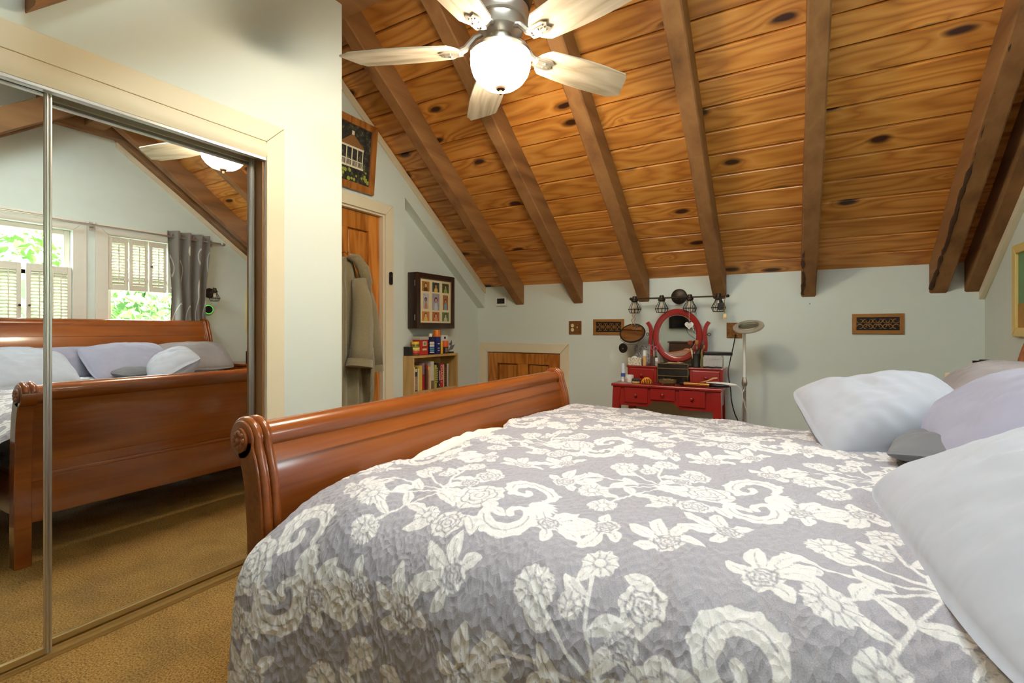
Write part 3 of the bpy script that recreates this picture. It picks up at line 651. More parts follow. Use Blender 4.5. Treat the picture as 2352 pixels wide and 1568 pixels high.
def build_quilt():
    T = tile_pattern()
    ctrl = [(2.935, .26), (2.93, .45), (2.92, .60), (2.88, .685), (2.80, .712), (2.6, .715), (1.87, .715), (1.15, .715), (.97, .708), (.85, .672), (.782, .60), (.757, .50), (.745, .35), (.735, .10)]
    cv = np.array(scurve(ctrl, 30)); seg = np.hypot(*np.diff(cv, axis=0).T); L = np.concatenate([[0], np.cumsum(seg)])
    ny = 760; nx = 470; l = np.linspace(0, L[-1], ny); cy = np.interp(l, L, cv[:, 0]); cz = np.interp(l, L, cv[:, 1])
    U, LL = np.meshgrid(np.linspace(0, 1, nx), l, indexing='ij'); Yc = np.broadcast_to(cy, U.shape).copy(); Zc = np.broadcast_to(cz, U.shape).copy()
    sm = lambda a, b_, x: np.clip((x-a)/(b_-a), 0, 1)**2*(3-2*np.clip((x-a)/(b_-a), 0, 1))
    top = sm(.55, .70, Zc)
    x_l = -1.198+.092*sm(1.22, 1.36, Yc)*(1-sm(1.80, 2.02, Yc))*top
    X = x_l+(.80-x_l)*U
    drop = np.clip(.70-Zc, 0, 1); near = (Yc < 1.5).astype(float); side = np.where(Yc < 1.5, -1., 1.)
    nz = lambda s, p: np.sin(X*s+p)*np.cos(Yc*s*.83+p*1.7)+.6*np.sin(X*s*1.9+Yc*s*1.3+p*2.3)
    # top: soft hills, a rise towards the pillows, thick edge at the foot end
    Z = Zc+top*(.006*nz(6.1, .4)+.0035*nz(13., 1.9))
    g = lambda x, y, sx, sy: np.exp(-((X-x)/sx)**2-((Yc-y)/sy)**2)
    Yc = Yc-.10*sm(2.2, 2.75, Yc)*sm(-1.0, .1, X)*top
    Z += top*(-.032*sm(1.9, 2.65, Yc)-.030*sm(2.0, 2.7, Yc)*sm(-1.1, -.1, X)+.014*g(.10, 2.60, .10, .10)+.030*g(.32, 2.30, .25, .10)+.02*g(.45, 1.6, .3, .3)+.018*g(-.15, 2.25, .5, .5))
    # raised folds running down the near side
    for x0, w_, h_, k in ((-.17, .035, .014, .10), (-.30, .05, .008, -.1), (.02, .045, .010, .12), (.28, .06, .012, .05), (-.62, .06, .010, .05), (-.95, .05, .012, -.05)):
        xx = x0+k*(.9-Yc)*1.2+.10*k*drop*6; r_ = np.exp(-((X-xx)/w_)**2)*(1-sm(.98, 1.28, Yc))
        Z += h_*r_*top; Yc -= 1.1*h_*r_*near*(1-top)
    Yd = drop*(.030*np.sin(X*11.+.7)+.018*np.sin(X*23.+2.)+.03)
    Y = Yc+side*Yd*np.where(side < 0, 1., .3)
    # the foot-end corner: hem swings out in front of the bed post
    cor = (1-sm(-1.19, -.93, X))*near
    Y -= cor*.055*sm(.02, .20, drop); Z -= cor*.02*top
    foot = 1-sm(.0, .035, X-x_l); Z -= foot*.030*top
    crk = .0016*(np.sin(X*165+3*np.sin(Yc*31))*np.sin(LL*150+3*np.sin(X*27)))
    Z += crk*top; Y += crk*(1-top)*side
    V = np.stack([X, Y, Z], -1).reshape(-1, 3)
    idx = np.arange(nx*ny).reshape(nx, ny); F = np.stack([idx[:-1, :-1], idx[1:, :-1], idx[1:, 1:], idx[:-1, 1:]], -1).reshape(-1, 4)
    me = bpy.data.meshes.new('quilt'); me.vertices.add(len(V)); me.vertices.foreach_set('co', V.astype(np.float32).ravel())
    me.loops.add(F.size); me.loops.foreach_set('vertex_index', F.astype(np.int32).ravel())
    me.polygons.add(len(F)); me.polygons.foreach_set('loop_start', np.arange(0, F.size, 4, dtype=np.int32)); me.polygons.foreach_set('loop_total', np.full(len(F), 4, np.int32))
    me.polygons.foreach_set('use_smooth', np.ones(len(F), bool)); me.update(calc_edges=True)
    sx = X+2.0+.012*np.sin(LL*4); P = bsample(T, sx.ravel(), (L[-1]-LL).ravel()+.12)
    at = me.attributes.new('print', 'FLOAT', 'POINT'); at.data.foreach_set('value', P.astype(np.float32))
    for nm, arr in (('cu', sx), ('cv', LL)):
        at = me.attributes.new(nm, 'FLOAT', 'POINT'); at.data.foreach_set('value', arr.ravel().astype(np.float32))
    m = bpy.data.materials.new('quilt'); m.use_nodes = True; nt = m.node_tree; b = nt.nodes['Principled BSDF']; LK = nt.links.new
    b.inputs['Roughness'].default_value = .9; b.inputs['Sheen Weight'].default_value = .15
    a = nn(nt, 'ShaderNodeAttribute', attribute_name='print'); cu = nn(nt, 'ShaderNodeAttribute', attribute_name='cu'); cvn = nn(nt, 'ShaderNodeAttribute', attribute_name='cv')
    cb = nn(nt, 'ShaderNodeCombineXYZ'); LK(cu.outputs['Fac'], cb.inputs[0]); LK(cvn.outputs['Fac'], cb.inputs[1])
    nf = nn(nt, 'ShaderNodeTexNoise', Scale=260.0, Detail=2.0); LK(cb.outputs[0], nf.inputs['Vector'])
    ma = nn(nt, 'ShaderNodeMath', operation='MULTIPLY_ADD'); ma.inputs[1].default_value = .003; LK(nf.outputs['Fac'], ma.inputs[0]); LK(a.outputs['Fac'], ma.inputs[2])
    mr = nn(nt, 'ShaderNodeMapRange'); mr.inputs['From Min'].default_value = .0003; mr.inputs['From Max'].default_value = .0027; mr.inputs['To Min'].default_value = 1; mr.inputs['To Max'].default_value = 0; LK(ma.outputs[0], mr.inputs['Value'])
    nb = nn(nt, 'ShaderNodeTexNoise', Scale=500.0, Detail=1.0); LK(cb.outputs[0], nb.inputs['Vector'])
    g1 = ramp(nt, [(.3, (147, 143, 149)), (.7, (167, 163, 168))]); LK(nb.outputs['Fac'], g1.inputs[0])
    g2 = ramp(nt, [(.3, (208, 204, 200)), (.7, (224, 220, 216))]); LK(nb.outputs['Fac'], g2.inputs[0])
    mx = nn(nt, 'ShaderNodeMix', data_type='RGBA'); LK(mr.outputs[0], mx.inputs[0]); LK(g1.outputs[0], mx.inputs[6]); LK(g2.outputs[0], mx.inputs[7]); LK(mx.outputs[2], b.inputs['Base Color'])
    mp = nn(nt, 'ShaderNodeMapping'); mp.inputs['Scale'].default_value = (1, .62, 1); LK(cb.outputs[0], mp.inputs['Vector'])
    nd = nn(nt, 'ShaderNodeTexNoise', Scale=20.0, Detail=2.0); LK(mp.outputs[0], nd.inputs['Vector'])
    mv = nn(nt, 'ShaderNodeMix', data_type='VECTOR'); mv.inputs[0].default_value = .035; LK(mp.outputs[0], mv.inputs[4]); LK(nd.outputs['Color'], mv.inputs[5])
    vo = nn(nt, 'ShaderNodeTexVoronoi', Scale=88.0, feature='F1'); LK(mv.outputs[1], vo.inputs['Vector'])
    inv = nn(nt, 'ShaderNodeMath', operation='SUBTRACT'); inv.inputs[0].default_value = 1; LK(vo.outputs['Distance'], inv.inputs[1])
    bp = nn(nt, 'ShaderNodeBump', Strength=.6, Distance=.007); LK(inv.outputs[0], bp.inputs['Height']); LK(bp.outputs[0], b.inputs['Normal'])
    me.materials.append(m); o = bpy.data.objects.new('quilt', me); C.objects.link(o); WL[o.name] = Vector((0,0,0))
    return tag(o, 'grey quilt with white damask flowers and scrolls spread over the bed', 'quilt')
build_quilt()

# ------------------------------------------------ pillows
def pillow(loc, ax, ay, size, m, label, seed, hem=False):
    """ax/ay: world directions of the long and short side"""
    ax = Vector(ax).normalized(); az = ax.cross(Vector(ay)).normalized(); ay = az.cross(ax)
    a, b_, t = size; n = 56; mb = MB(); rr = random.Random(seed); o3 = Vector((rr.uniform(0, 50), rr.uniform(0, 50), 0))
    for sgn in (1, -1):
        P = []
        for i in range(n+1):
            u = -1+2*i/n; row = []
            for j in range(n+1):
                v = -1+2*j/n
                rc_ = 1-.10*(abs(u)*abs(v))**3; x = a*u*(1-.05*(1-v*v)*abs(u)**2)*rc_; y = b_*v*(1-.06*(1-u*u)*abs(v)**2)*rc_
                k = max(0, (1-abs(u)**2.0)*(1-abs(v)**2.0))**.55
                q = Vector((x*5, y*5, sgn*3))+o3
                wr = .14*mnoise.noise(q)+.10*mnoise.noise(Vector((x*16+y*6, y*5, sgn))+o3)+.05*mnoise.noise(q*5)
                z = sgn*t*k*(1+wr)+.012*mnoise.noise(Vector((x*6, y*6, 9))+o3)
                row.append(Vector(loc)+ax*x+ay*y+az*z)
            P.append(row)
        mb.grid(P)
    o = obj('pillow', mb, m, None, True, origin=loc)
    md = o.modifiers.new('weld', 'WELD'); md.merge_threshold = .0005
    tag(o, label, 'pillow', 'pillows heaped at the headboard')
    if hem:
        P = [Vector(loc)+ax*(-a*(1+.012*math.sin(k*.9)))+ay*(b_*(-1+2*k/30)*.97)+az*.012*mnoise.noise(Vector((k*.3, 0, 9))+o3) for k in range(31)]
        obj('hem', MB().tube(P, .006, 6), m, o, True)
    return o
pillow((.50, 1.17, .835), (-.06, 1, -.02), (.90, .05, .34), (.46, .35, .14), 'linen_pale', 'large pale blue pillow nearest the camera', 1)
pillow((.30, 2.25, .815), (.96, .28, .12), (-.15, .80, .48), (.275, .215, .145), 'linen_pale', 'crumpled pale pillow lying alone on the quilt', 2)
pillow((.66, 2.63, .865), (-.10, 1, .02), (.75, .05, .60), (.33, .22, .10), 'linen_taupe', 'taupe pillow leaning at the far end of the headboard', 3)
pillow((.56, 2.02, .865), (.0, 1, .06), (.80, .0, .55), (.33, .24, .105), 'linen_lilac', 'lilac grey pillow between the pale ones', 4)
pillow((.44, 2.02, .770), (.25, 1, .0), (1, -.25, .12), (.22, .16, .055), 'linen_slate', 'dark slate pillow pressed flat under the others', 5)
pillow((.74, 1.62, .84), (.0, 1, .0), (.35, .0, .9), (.30, .17, .07), 'linen_lilac', 'grey pillow against the headboard behind the large pale one', 6)

# ================================================================== CEILING FAN
FX, FY = -1.158, 1.895; FB = 2.372
fan = thing('ceiling_fan', 'five blade ceiling fan with pale washed blades and glowing bowl lamp', 'ceiling fan', (FX, FY, 2.24))
obj('canopy', MB().lathe([(.085, 2.99), (.085, 2.93), (.05, 2.89), (.02, 2.87), (.02, 2.80)][::-1], (FX, FY, 0), 28), mat('bronze', (98, 78, 58), .4, metal=.6), fan, smooth='auto')
obj('motor_housing', MB().lathe([(.03, 2.83), (.12, 2.80), (.145, 2.74), (.15, 2.66), (.135, 2.61), (.10, 2.60)][::-1], (FX, FY, 0), 40), 'bronze', fan, smooth='auto')
obj('motor', MB().lathe([(.105, 2.605), (.128, 2.60), (.132, 2.57), (.125, 2.55), (.112, 2.548), (.112, 2.53), (.10, 2.50), (.07, 2.485)][::-1], (FX, FY, 0), 40), 'nickel', fan, smooth='auto')
obj('fitter', MB().lathe([(.050, 2.50), (.055, 2.425), (.132, 2.412), (.140, 2.402), (.139, 2.390), (.128, 2.388)][::-1], (FX, FY, 0), 40), 'nickel', fan, smooth='auto')
gm = bpy.data.materials.new('lamp_glass'); gm.use_nodes = True; gt = gm.node_tree; gb = gt.nodes['Principled BSDF']
gb.inputs['Base Color'].default_value = (.9, .88, .84, 1); gb.inputs['Roughness'].default_value = .35
gb.inputs['Emission Color'].default_value = (1.0, .83, .61, 1); gb.inputs['Emission Strength'].default_value = 68
MATS['lamp_glass'] = gm
bowl = obj('lamp_bowl', MB().lathe([(.130, 2.392), (.139, 2.375), (.137, 2.345), (.126, 2.31), (.106, 2.282), (.078, 2.260), (.045, 2.249), (1e-6, 2.246)][::-1], (FX, FY, 0), 40), 'lamp_glass', fan, smooth=True)
obj('finial', MB().lathe([(1e-6, 2.215), (.006, 2.218), (.007, 2.236), (.020, 2.240), (.028, 2.252), (.022, 2.262), (1e-6, 2.264)], (FX, FY, 0), 20), 'bronze', bowl, smooth='auto')
def blade_mesh():
    P = []; n = 30; R0, R1 = .185, .735
    def hw(q): return .088*(min(1, q/.10)**.5)*(1-.10*q)*(1 if q < .93 else max(.62, 1-(q-.93)*4.8)) if q > 0 else .012
    up, lo_ = [], []
    for i in range(n+1):
        q = i/n; x = R0+(R1-R0)*q; h = hw(q)*(.80+.34*math.sin(min(1, q*1.25)*PI*.62))
        up.append((x+(.018 if i == n else 0), h)); lo_.append((x-(.03*q**6), -h*(1 if i < n else .9)))
    poly = up+lo_[::-1]; mb = MB().prism(poly, -.004, .004, 'z'); mb.xf(Matrix.Rotation(math.radians(-11), 4, 'X')); return mb
def arm_mesh():
    mb = MB(); mb.tube([(.085, 0, .075), (.12, 0, .060), (.165, 0, .012), (.20, 0, -.004)], .012, 8, radii=[.013, .014, .016, .018])
    P = [(.18, .026), (.215, .034), (.262, .033), (.285, .018), (.272, 0), (.285, -.018), (.262, -.033), (.215, -.034), (.18, -.026)]
    mb2 = MB().prism(P, -.012, -.0045, 'z'); mb2.xf(Matrix.Rotation(math.radians(-11), 4, 'X')); mb.add(mb2.v, mb2.f)
    for yy in (-.016, 0, .016):
        m3 = MB().tube([(.19, yy, -.012), (.262, yy*.9, -.013)], .004, 6); m3.xf(Matrix.Rotation(math.radians(-11), 4, 'X')); mb.add(m3.v, m3.f)
    for yy in (-.013, .013): mb.sphere((.235, yy, -.016), .005, 8, 6)
    return mb
b0 = a0 = None
for k in range(5):
    ang = math.radians(59+72*k)
    if b0 is None:
        b0 = obj('blade', blade_mesh(), 'blade', fan, local=True); a0 = obj('blade_arm', arm_mesh(), 'nickel', fan, local=True, smooth='auto'); bb, aa = b0, a0
    else: bb = share(b0, 'blade', fan, (0,0,0)); aa = share(a0, 'blade_arm', fan, (0,0,0))
    for q in (bb, aa): q.location = (0, 0, FB+.055-2.24); q.rotation_euler = (0, 0, ang)

# ================================================================== KNEE WALL FITTINGS
t = thing('thermostat', 'small white wall thermostat with dark screen beside the sloping trim', 'thermostat', (-2.59, YF, 1.38))
obj('body', MB().box(-2.651, -2.530, YF-.024, YF-.0005, 1.381, 1.470), 'white', t, bevel=.004); obj('screen', MB().box(-2.638, -2.548, YF-.0255, YF-.0242, 1.403, 1.457), mat('screen', (44, 44, 46), .2), t)
mat('embossed', (128, 84, 36), .5, metal=.5, var=.55, vs=55, bump=.8, bs=90)
mat('ivory', (226, 208, 160), .4)
def wall_plate(x0, x1, z0, z1, label, outlet):
    t = thing('switch_plate', label, 'switch plate', ((x0+x1)/2, YF, z0))
    obj('plate', MB().box(x0, x1, YF-.007, YF-.0005, z0, z1), 'embossed', t, bevel=.003)
    zc = (z0+z1)/2; w_ = x1-x0
    if outlet:
        for dz in (-.02, .02):
            rc = obj('receptacle', MB().cyl((x0+w_*.30, YF-.007, zc+dz), (x0+w_*.30, YF-.010, zc+dz), .0165, n=18), 'ivory', t)
            obj('slots', MB().box(x0+w_*.30-.007, x0+w_*.30-.005, YF-.0104, YF-.0099, zc+dz-.004, zc+dz+.006).box(x0+w_*.30+.005, x0+w_*.30+.007, YF-.0104, YF-.0099, zc+dz-.004, zc+dz+.006), 'black', rc)
        xs = x0+w_*.70
    else: xs = x0+w_*.50
    obj('toggle', MB().box(xs-.004, xs+.004, YF-.020, YF-.007, zc-.004, zc+.012), 'ivory', t, bevel=.002)
    for dz in (-.03, .03): obj('screw', MB().cyl((xs, YF-.007, zc+dz), (xs, YF-.0085, zc+dz), .003, n=10), 'brass', t)
wall_plate(-1.844, -1.715, 1.091, 1.219, 'embossed bronze plate with outlet and switch, left of the vent', True)
wall_plate(-.459, -.344, 1.070, 1.193, 'embossed bronze switch plate behind the magnifier lamp', False)
def register(x0, x1, z0, z1, label):
    t = thing('wall_register', label, 'vent', ((x0+x1)/2, YF, z0)); w_, h_ = x1-x0, z1-z0; m_ = .026
    y0, y1 = YF-.012, YF-.0005
    obj('frame', MB().box(x0, x1, y0, y1, z1-m_, z1).box(x0, x1, y0, y1, z0, z0+m_).box(x0, x0+m_, y0, y1, z0+m_, z1-m_).box(x1-m_, x1, y0, y1, z0+m_, z1-m_), 'brass', t, bevel=.002)
    obj('recess', MB().box(x0+m_, x1-m_, YF-.002, YF-.0006, z0+m_, z1-m_), 'black', t)
    a0, a1, b0_, b1_ = x0+m_, x1-m_, z0+m_, z1-m_; zc = (b0_+b1_)/2; r_ = (b1_-b0_)/4; n = 4; pw = (a1-a0)/(n+.35)
    for k in range(n):
        cx = a0+pw*(k+.675)
        for sx in (-1, 1):
            for sz in (-1, 1):
                pts = []
                for q in range(26):
                    a = q/25*4.6; rr = r_*(1.02-.62*q/25)
                    pts.append((cx+sx*(pw*.5-r_*.98-.0+rr*math.cos(a+PI*.0)*1.0-r_*.0)*1.0, YF-.007, zc+sz*(r_*1.0-rr*math.sin(a)*-1.0*.98-.0)))
                pts = [(cx+sx*(pw*.28-rr_*math.cos(a_)), YF-.007, zc+sz*(r_+rr_*math.sin(a_))) for a_, rr_ in [(PI+q/24*4.9, r_*(1.0-.62*q/24)) for q in range(25)]]
                obj('curl', MB().tube(pts, .0030, 5), 'brass', t)
register(-1.598, -1.305, 1.089, 1.233, 'copper scrollwork wall vent beside the outlet plate'); register(.377, .675, 1.107, 1.251, 'copper scrollwork wall vent above the pillows')
tag(obj('wall_hook', MB().cyl((.116, YF, 1.333), (.116, YF-.012, 1.330), .003, n=8), 'black', origin=(.116, YF, 1.333)), 'tiny dark nail in the wall under a rafter', 'nail')
# ------------------------------------------------ light bar with four wire cages
LB = 4.13; t = thing('wall_light', 'dark bronze light bar with four wire cage shades above the vanity', 'wall light', (-.82, YF, 1.36))
obj('backplate', MB().lathe([(1e-6, .028), (.05, .026), (.062, .018), (.066, 0)][::-1], (0,0,0), 32, Matrix.Rotation(PI/2, 3, 'X')).xf(Matrix.Translation((-.83, YF-.0005, 1.418))), 'darkmetal', t, smooth='auto')
obj('stem', MB().cyl((-.83, YF-.02, 1.40), (-.83, LB, 1.40), .012), 'darkmetal', t, smooth='auto')
obj('bar', MB().cyl((-1.205, LB, 1.402), (-.435, LB, 1.402), .0065), 'darkmetal', t, smooth='auto')
for x in (-1.205, -.435): obj('finial', MB().sphere((x, LB, 1.402), .0125), 'black', t, smooth=True)
mat('bulb', (230, 220, 196), .1, spec=.8)
def cage(x, y, z, parent, sc=1.0):
    s = obj('socket', MB().lathe([(.016, .022), (.019, .014), (.0215, -.004), (.030, -.010), (.031, -.020), (.020, -.026), (.018, -.03)][::-1], (x, y, z), 18), 'darkmetal', parent, smooth='auto')
    mb = MB(); prof = [(.021, -.022), (.030, -.045), (.046, -.075), (.054, -.090), (.040, -.122)]
    for k in range(10):
        a = 2*PI*k/10; mb.tube([(x+r_*math.cos(a)*sc, y+r_*math.sin(a)*sc, z+q*sc) for r_, q in prof], .0020, 5)
    for r_, q in ((.054, -.090), (.040, -.122)): mb.tube([(x+r_*math.cos(2*PI*k/24), y+r_*math.sin(2*PI*k/24), z+q) for k in range(24)], .0022, 5, True)
    obj('cage', mb, 'darkmetal', s); obj('bulb', MB().lathe([(.010, -.030), (.014, -.048), (.017, -.062), (.013, -.080), (1e-6, -.088)][::-1], (x, y, z), 14), 'bulb', s, smooth=True)
CX = [-1.172, -.944, -.7206, -.503]
for x in CX: cage(x, LB, 1.402, t)
# ------------------------------------------------ trinkets hanging from the cages
def cord(name, pts, r, m, label, cat, n=6):
    P = [Vector(p) for p in pts]; out = []
    Q = [P[0]]+P+[P[-1]]
    for i in range(1, len(Q)-2):
        for k in range(8):
            u = k/8; p0, p1, p2, p3 = Q[i-1], Q[i], Q[i+1], Q[i+2]
            out.append(.5*((2*p1)+(p2-p0)*u+(2*p0-5*p1+4*p2-p3)*u*u+(3*p1-p0-3*p2+p3)*u**3))
    out.append(P[-1]); return tag(obj(name, MB().tube(out, r, n), m, None, True, origin=pts[-1]), label, cat)
t = thing('heart_ornament', 'white heart ornament hanging from the third cage shade', 'ornament', (-.715, 4.075, 1.14))
hp = [(16*math.sin(a)**3, 13*math.cos(a)-5*math.cos(2*a)-2*math.cos(3*a)-math.cos(4*a)) for a in [2*PI*k/40 for k in range(40)]]
obj('heart', MB().prism([(-.715+p[0]*.0021, 1.172+p[1]*.0021) for p in hp], 4.072, 4.078, 'y'), 'white', t, bevel=.001)
for k in range(4): obj('lettering', MB().box(-.735+.004*k, -.695-.004*k, 4.0712, 4.0718, 1.184-.011*k, 1.186-.011*k), mat('greyink', (120, 118, 116), .7), t)
obj('ribbon', MB().box(-.716, -.714, 4.074, 4.076, 1.195, 1.292), 'white', t); obj('tassel', MB().tube([(-.690, 4.074, 1.165), (-.684, 4.072, 1.145), (-.680, 4.070, 1.128)], .003, 6), 'white', t)
t = thing('hanging_charms', 'dark charm and small tag hanging from the last cage shade', 'ornament', (-.46, 4.07, 1.215))
obj('cord', MB().tube([(-.452, LB-.008, 1.40), (-.455, 4.09, 1.36), (-.452, 4.07, 1.29), (-.455, 4.07, 1.26)], .0025, 6), mat('jute', (140, 120, 80), .9), t); obj('charm', MB().box(-.502, -.458, 4.062, 4.078, 1.292, 1.345).cyl((-.480, 4.07, 1.345), (-.480, 4.07, 1.378), .008, n=10), 'black', t, bevel=.004)
tg = obj('tag', MB().box(-.462, -.436, 4.067, 4.072, 1.218, 1.262), 'ivory', t, bevel=.002); obj('stripe', MB().box(-.460, -.438, 4.066, 4.0668, 1.224, 1.229), mat('rust', (170, 84, 40), .7), tg)
t = thing('hanging_mirror', 'round tilted mirror hanging on a bead chain from the first cage shade', 'mirror', (-1.165, 4.03, 1.03))
nrm = Vector((.05, -.72, .69)).normalized(); R_ = nrm.to_track_quat('Z', 'Y').to_matrix(); c0 = Vector((-1.165, 4.04, 1.108))
obj('rim', MB().lathe([(.096, -.006), (.106, -.006), (.108, 0), (.106, .006), (.098, .006), (.096, .002)], c0, 40, R_), 'darkmetal', t, smooth='auto')
obj('glass', MB().lathe([(1e-6, .003), (.097, .003), (.097, -.004), (1e-6, -.004)], c0, 40, R_), mat('mirror_plain', (220, 220, 216), .02, metal=1), t)
ch = MB()
for k in range(20):
    q = k/19; ch.sphere((c0.x-.012+.006*math.sin(k), c0.y+.06*q+.02, c0.z+.075+q*.135), .0045, 6, 5)
    ch.sphere((c0.x+.008+.004*math.cos(k), c0.y+.06*q+.02, c0.z+.075+q*.135), .0045, 6, 5)
obj('bead_chain', ch, mat('bead', (190, 160, 140), .3), t)
obj('hanging_wire', MB().tube([(c0.x-.10, 4.03, 1.10), (c0.x-.095, 4.02, 1.05), (c0.x-.03, 4.0, 1.01), (c0.x+.05, 4.0, 1.015), (c0.x+.10, 4.03, 1.09)], .0016, 5), 'black', t)
t = thing('compact_mirror', 'small black round compact hanging at the left of the vanity', 'mirror', (-1.225, 3.99, .94))
obj('case', MB().cyl((-1.232, 3.985, .982), (-1.228, 3.997, .982), .041, n=28), 'black', t, bevel=.002); obj('latch', MB().box(-1.236, -1.206, 3.982, 3.986, .974, .982), 'brass', t); obj('strap', MB().tube([(-1.228, 3.992, 1.02), (-1.215, 4.0, 1.045), (-1.20, 4.01, 1.06)], .002, 5), 'black', t)

# ================================================================== VANITY
VX0, VX1, VY0, VY1, VZ = -1.249, -.447, 3.78, 4.245, .708
va = thing('vanity_table', 'dark red vanity table with five drawers and oval swing mirror', 'vanity', (-.848, 4.01, 0))
obj('top', MB().box(VX0-.012, VX1+.012, VY0-.012, VY1, VZ-.022, VZ), 'lacquer', va, bevel=.006)
xa, xb = VX0+.02, VX1-.02; yf = VY0+.014
pl = [(xa, VZ-.0225), (xb, VZ-.0225), (xb, .535), (-.735, .535), (-.757, .560)]+[(-.757-.20*q/10, .575+.008*math.sin(PI*q/10)) for q in range(1, 10)]+[(-.957, .560), (-.98, .535), (xa, .535)]
obj('apron', MB().prism(pl, yf, yf+.018, 'y').box(xa, xa+.018, yf+.018, VY1-.01, .545, VZ-.0225).box(xb-.018, xb, yf+.018, VY1-.01, .545, VZ-.0225).box(xa, xb, VY1-.028, VY1-.01, .545, VZ-.0225), 'lacquer', va)
def knob(x, y, z, par, r_=.013): return obj('knob', MB().cyl((x, y, z), (x, y-.012, z), r_*.5, n=10).sphere((x, y-.016, z), r_, 14, 10, (1, .75, 1)), 'lacquer', par, smooth=True)
for x0, x1, z0 in ((-1.155, -.972, .562), (-.952, -.765, .595), (-.736, -.551, .560)):
    d = obj('drawer', MB().box(x0, x1, yf-.014, yf-.0005, z0, VZ-.026), 'lacquer', va, bevel=.003); knob((x0+x1)/2, yf-.014, (z0+VZ-.026)/2, d)
def leg(x, y, sx, sy):
    mb = MB(); P = []
    for k in range(25):
        z = (VZ-.024)*(1-k/24); q = z/.684; bow = .026*math.sin(PI*min(1, (1-q)*1.15))*(-1 if False else 1); fl = .050*max(0, .22-q)/.22
        w_ = .031-.009*(1-q); ox = sx*(bow*.55+fl*.7-.012*(1-q)); oy = sy*(bow*.35+fl*.5-.010*(1-q)); P.append([(x+ox-w_, y+oy-w_, z), (x+ox+w_, y+oy-w_, z), (x+ox+w_, y+oy+w_, z), (x+ox-w_, y+oy+w_, z), (x+ox-w_, y+oy-w_, z)])
    mb.grid(P); mb.f.append((0, 1, 2, 3)); mb.f.append((120, 121, 122, 123)); return obj('leg', mb, 'lacquer', va, bevel=.004)
leg(VX0+.03, VY0+.034, -1, -1); leg(VX1-.03, VY0+.034, 1, -1); leg(VX0+.05, VY1-.05, -1, 0); leg(VX1-.05, VY1-.05, 1, 0)
for x0, x1 in ((-1.19, -.95), (-.695, -.455)):
    bx_ = obj('drawer_box', MB().box(x0, x1, 3.985, 4.215, VZ+.0005, .826), 'lacquer', va, bevel=.003)
    obj('box_top', MB().box(x0-.008, x1+.008, 3.975, 4.22, .826, .840), 'lacquer', bx_, bevel=.004)
    d = obj('drawer', MB().box(x0+.022, x1-.022, 3.972, 3.9845, VZ+.016, .816), 'lacquer', bx_, bevel=.003); knob((x0+x1)/2, 3.972, .765, bx_, .012)
oc = Vector((-.821, 4.150, 1.088)); tilt = Matrix.Rotation(math.radians(-.3), 3, 'X')
def oval(rx, rz, y, n=64): return [oc+tilt @ Vector((rx*math.cos(2*PI*k/n), y, rz*math.sin(2*PI*k/n))) for k in range(n)]
def ringmesh(loops):
    mb = MB(); n = len(loops[0]); vs = [p for l in loops for p in l]; m_ = len(loops)
    return mb.add(vs, [(i*n+k, i*n+(k+1) % n, ((i+1) % m_)*n+(k+1) % n, ((i+1) % m_)*n+k) for i in range(m_) for k in range(n)])
mf = obj('mirror_frame', ringmesh([oval(.198, .222, .012), oval(.198, .222, -.008), oval(.190, .214, -.016), oval(.160, .182, -.016), oval(.150, .172, -.010), oval(.150, .172, .012)]), 'lacquer', va, smooth='auto')
mb = MB(); lp = oval(.152, .174, -.006); lp2 = oval(.152, .174, .008); mb.add(lp+lp2, [tuple(range(64)), tuple(range(64, 128))]+[(k, (k+1) % 64, 64+(k+1) % 64, 64+k) for k in range(64)]); obj('mirror_glass', mb, 'mirror_plain', mf)
obj('bevel_line', MB().tube(oval(.148, .170, -.0068), .0016, 5, True), 'nickel', mf)
for sg in (-1, 1):
    cvh = scurve([(oc.x+sg*.205, .8405), (oc.x+sg*.214, .94), (oc.x+sg*.222, 1.02), (oc.x+sg*.214, 1.10), (oc.x+sg*.222, 1.16), (oc.x+sg*.246, 1.20)], 10)
    h_ = obj('mirror_post', slab(cvh, .0145, 4.135, 4.170), 'lacquer', va, bevel=.004); obj('pivot', MB().tube([(oc.x+sg*.245+.011*math.cos(a), 4.15, 1.098+.011*math.sin(a)) for a in [2*PI*k/14 for k in range(14)]], .0028, 6, True).cyl((oc.x+sg*.20, 4.15, 1.098), (oc.x+sg*.236, 4.15, 1.098), .004, n=8), 'darkmetal', h_)
# ------------------------------------------------ things on the vanity
T0, T1 = VZ+.0005, .8405
m = mat('perforated', (214, 204, 180), .6); nt = m.node_tree; b = nt.nodes['Principled BSDF']; tc = nn(nt, 'ShaderNodeTexCoord')
vo = nn(nt, 'ShaderNodeTexVoronoi', Scale=120.0); nt.links.new(tc.outputs['Object'], vo.inputs['Vector']); r = ramp(nt, [(.28, (40, 30, 26)), (.36, (214, 204, 180))]); nt.links.new(vo.outputs['Distance'], r.inputs[0]); nt.links.new(r.outputs[0], b.inputs['Base Color'])
t = thing('makeup_basket', 'cream perforated metal basket on the left drawer box', 'basket', (-1.13, 4.02, T1))
obj('basket', MB().box(-1.185, -1.075, 3.985, 3.988, T1, T1+.062).box(-1.185, -1.075, 4.062, 4.065, T1, T1+.062).box(-1.185, -1.182, 3.988, 4.062, T1, T1+.062).box(-1.078, -1.075, 3.988, 4.062, T1, T1+.062).box(-1.182, -1.078, 3.988, 4.062, T1, T1+.003), 'perforated', t); obj('tissue', MB().sphere((-1.14, 4.02, T1+.055), .03, 10, 8, (1, .8, .7)), 'white', t)
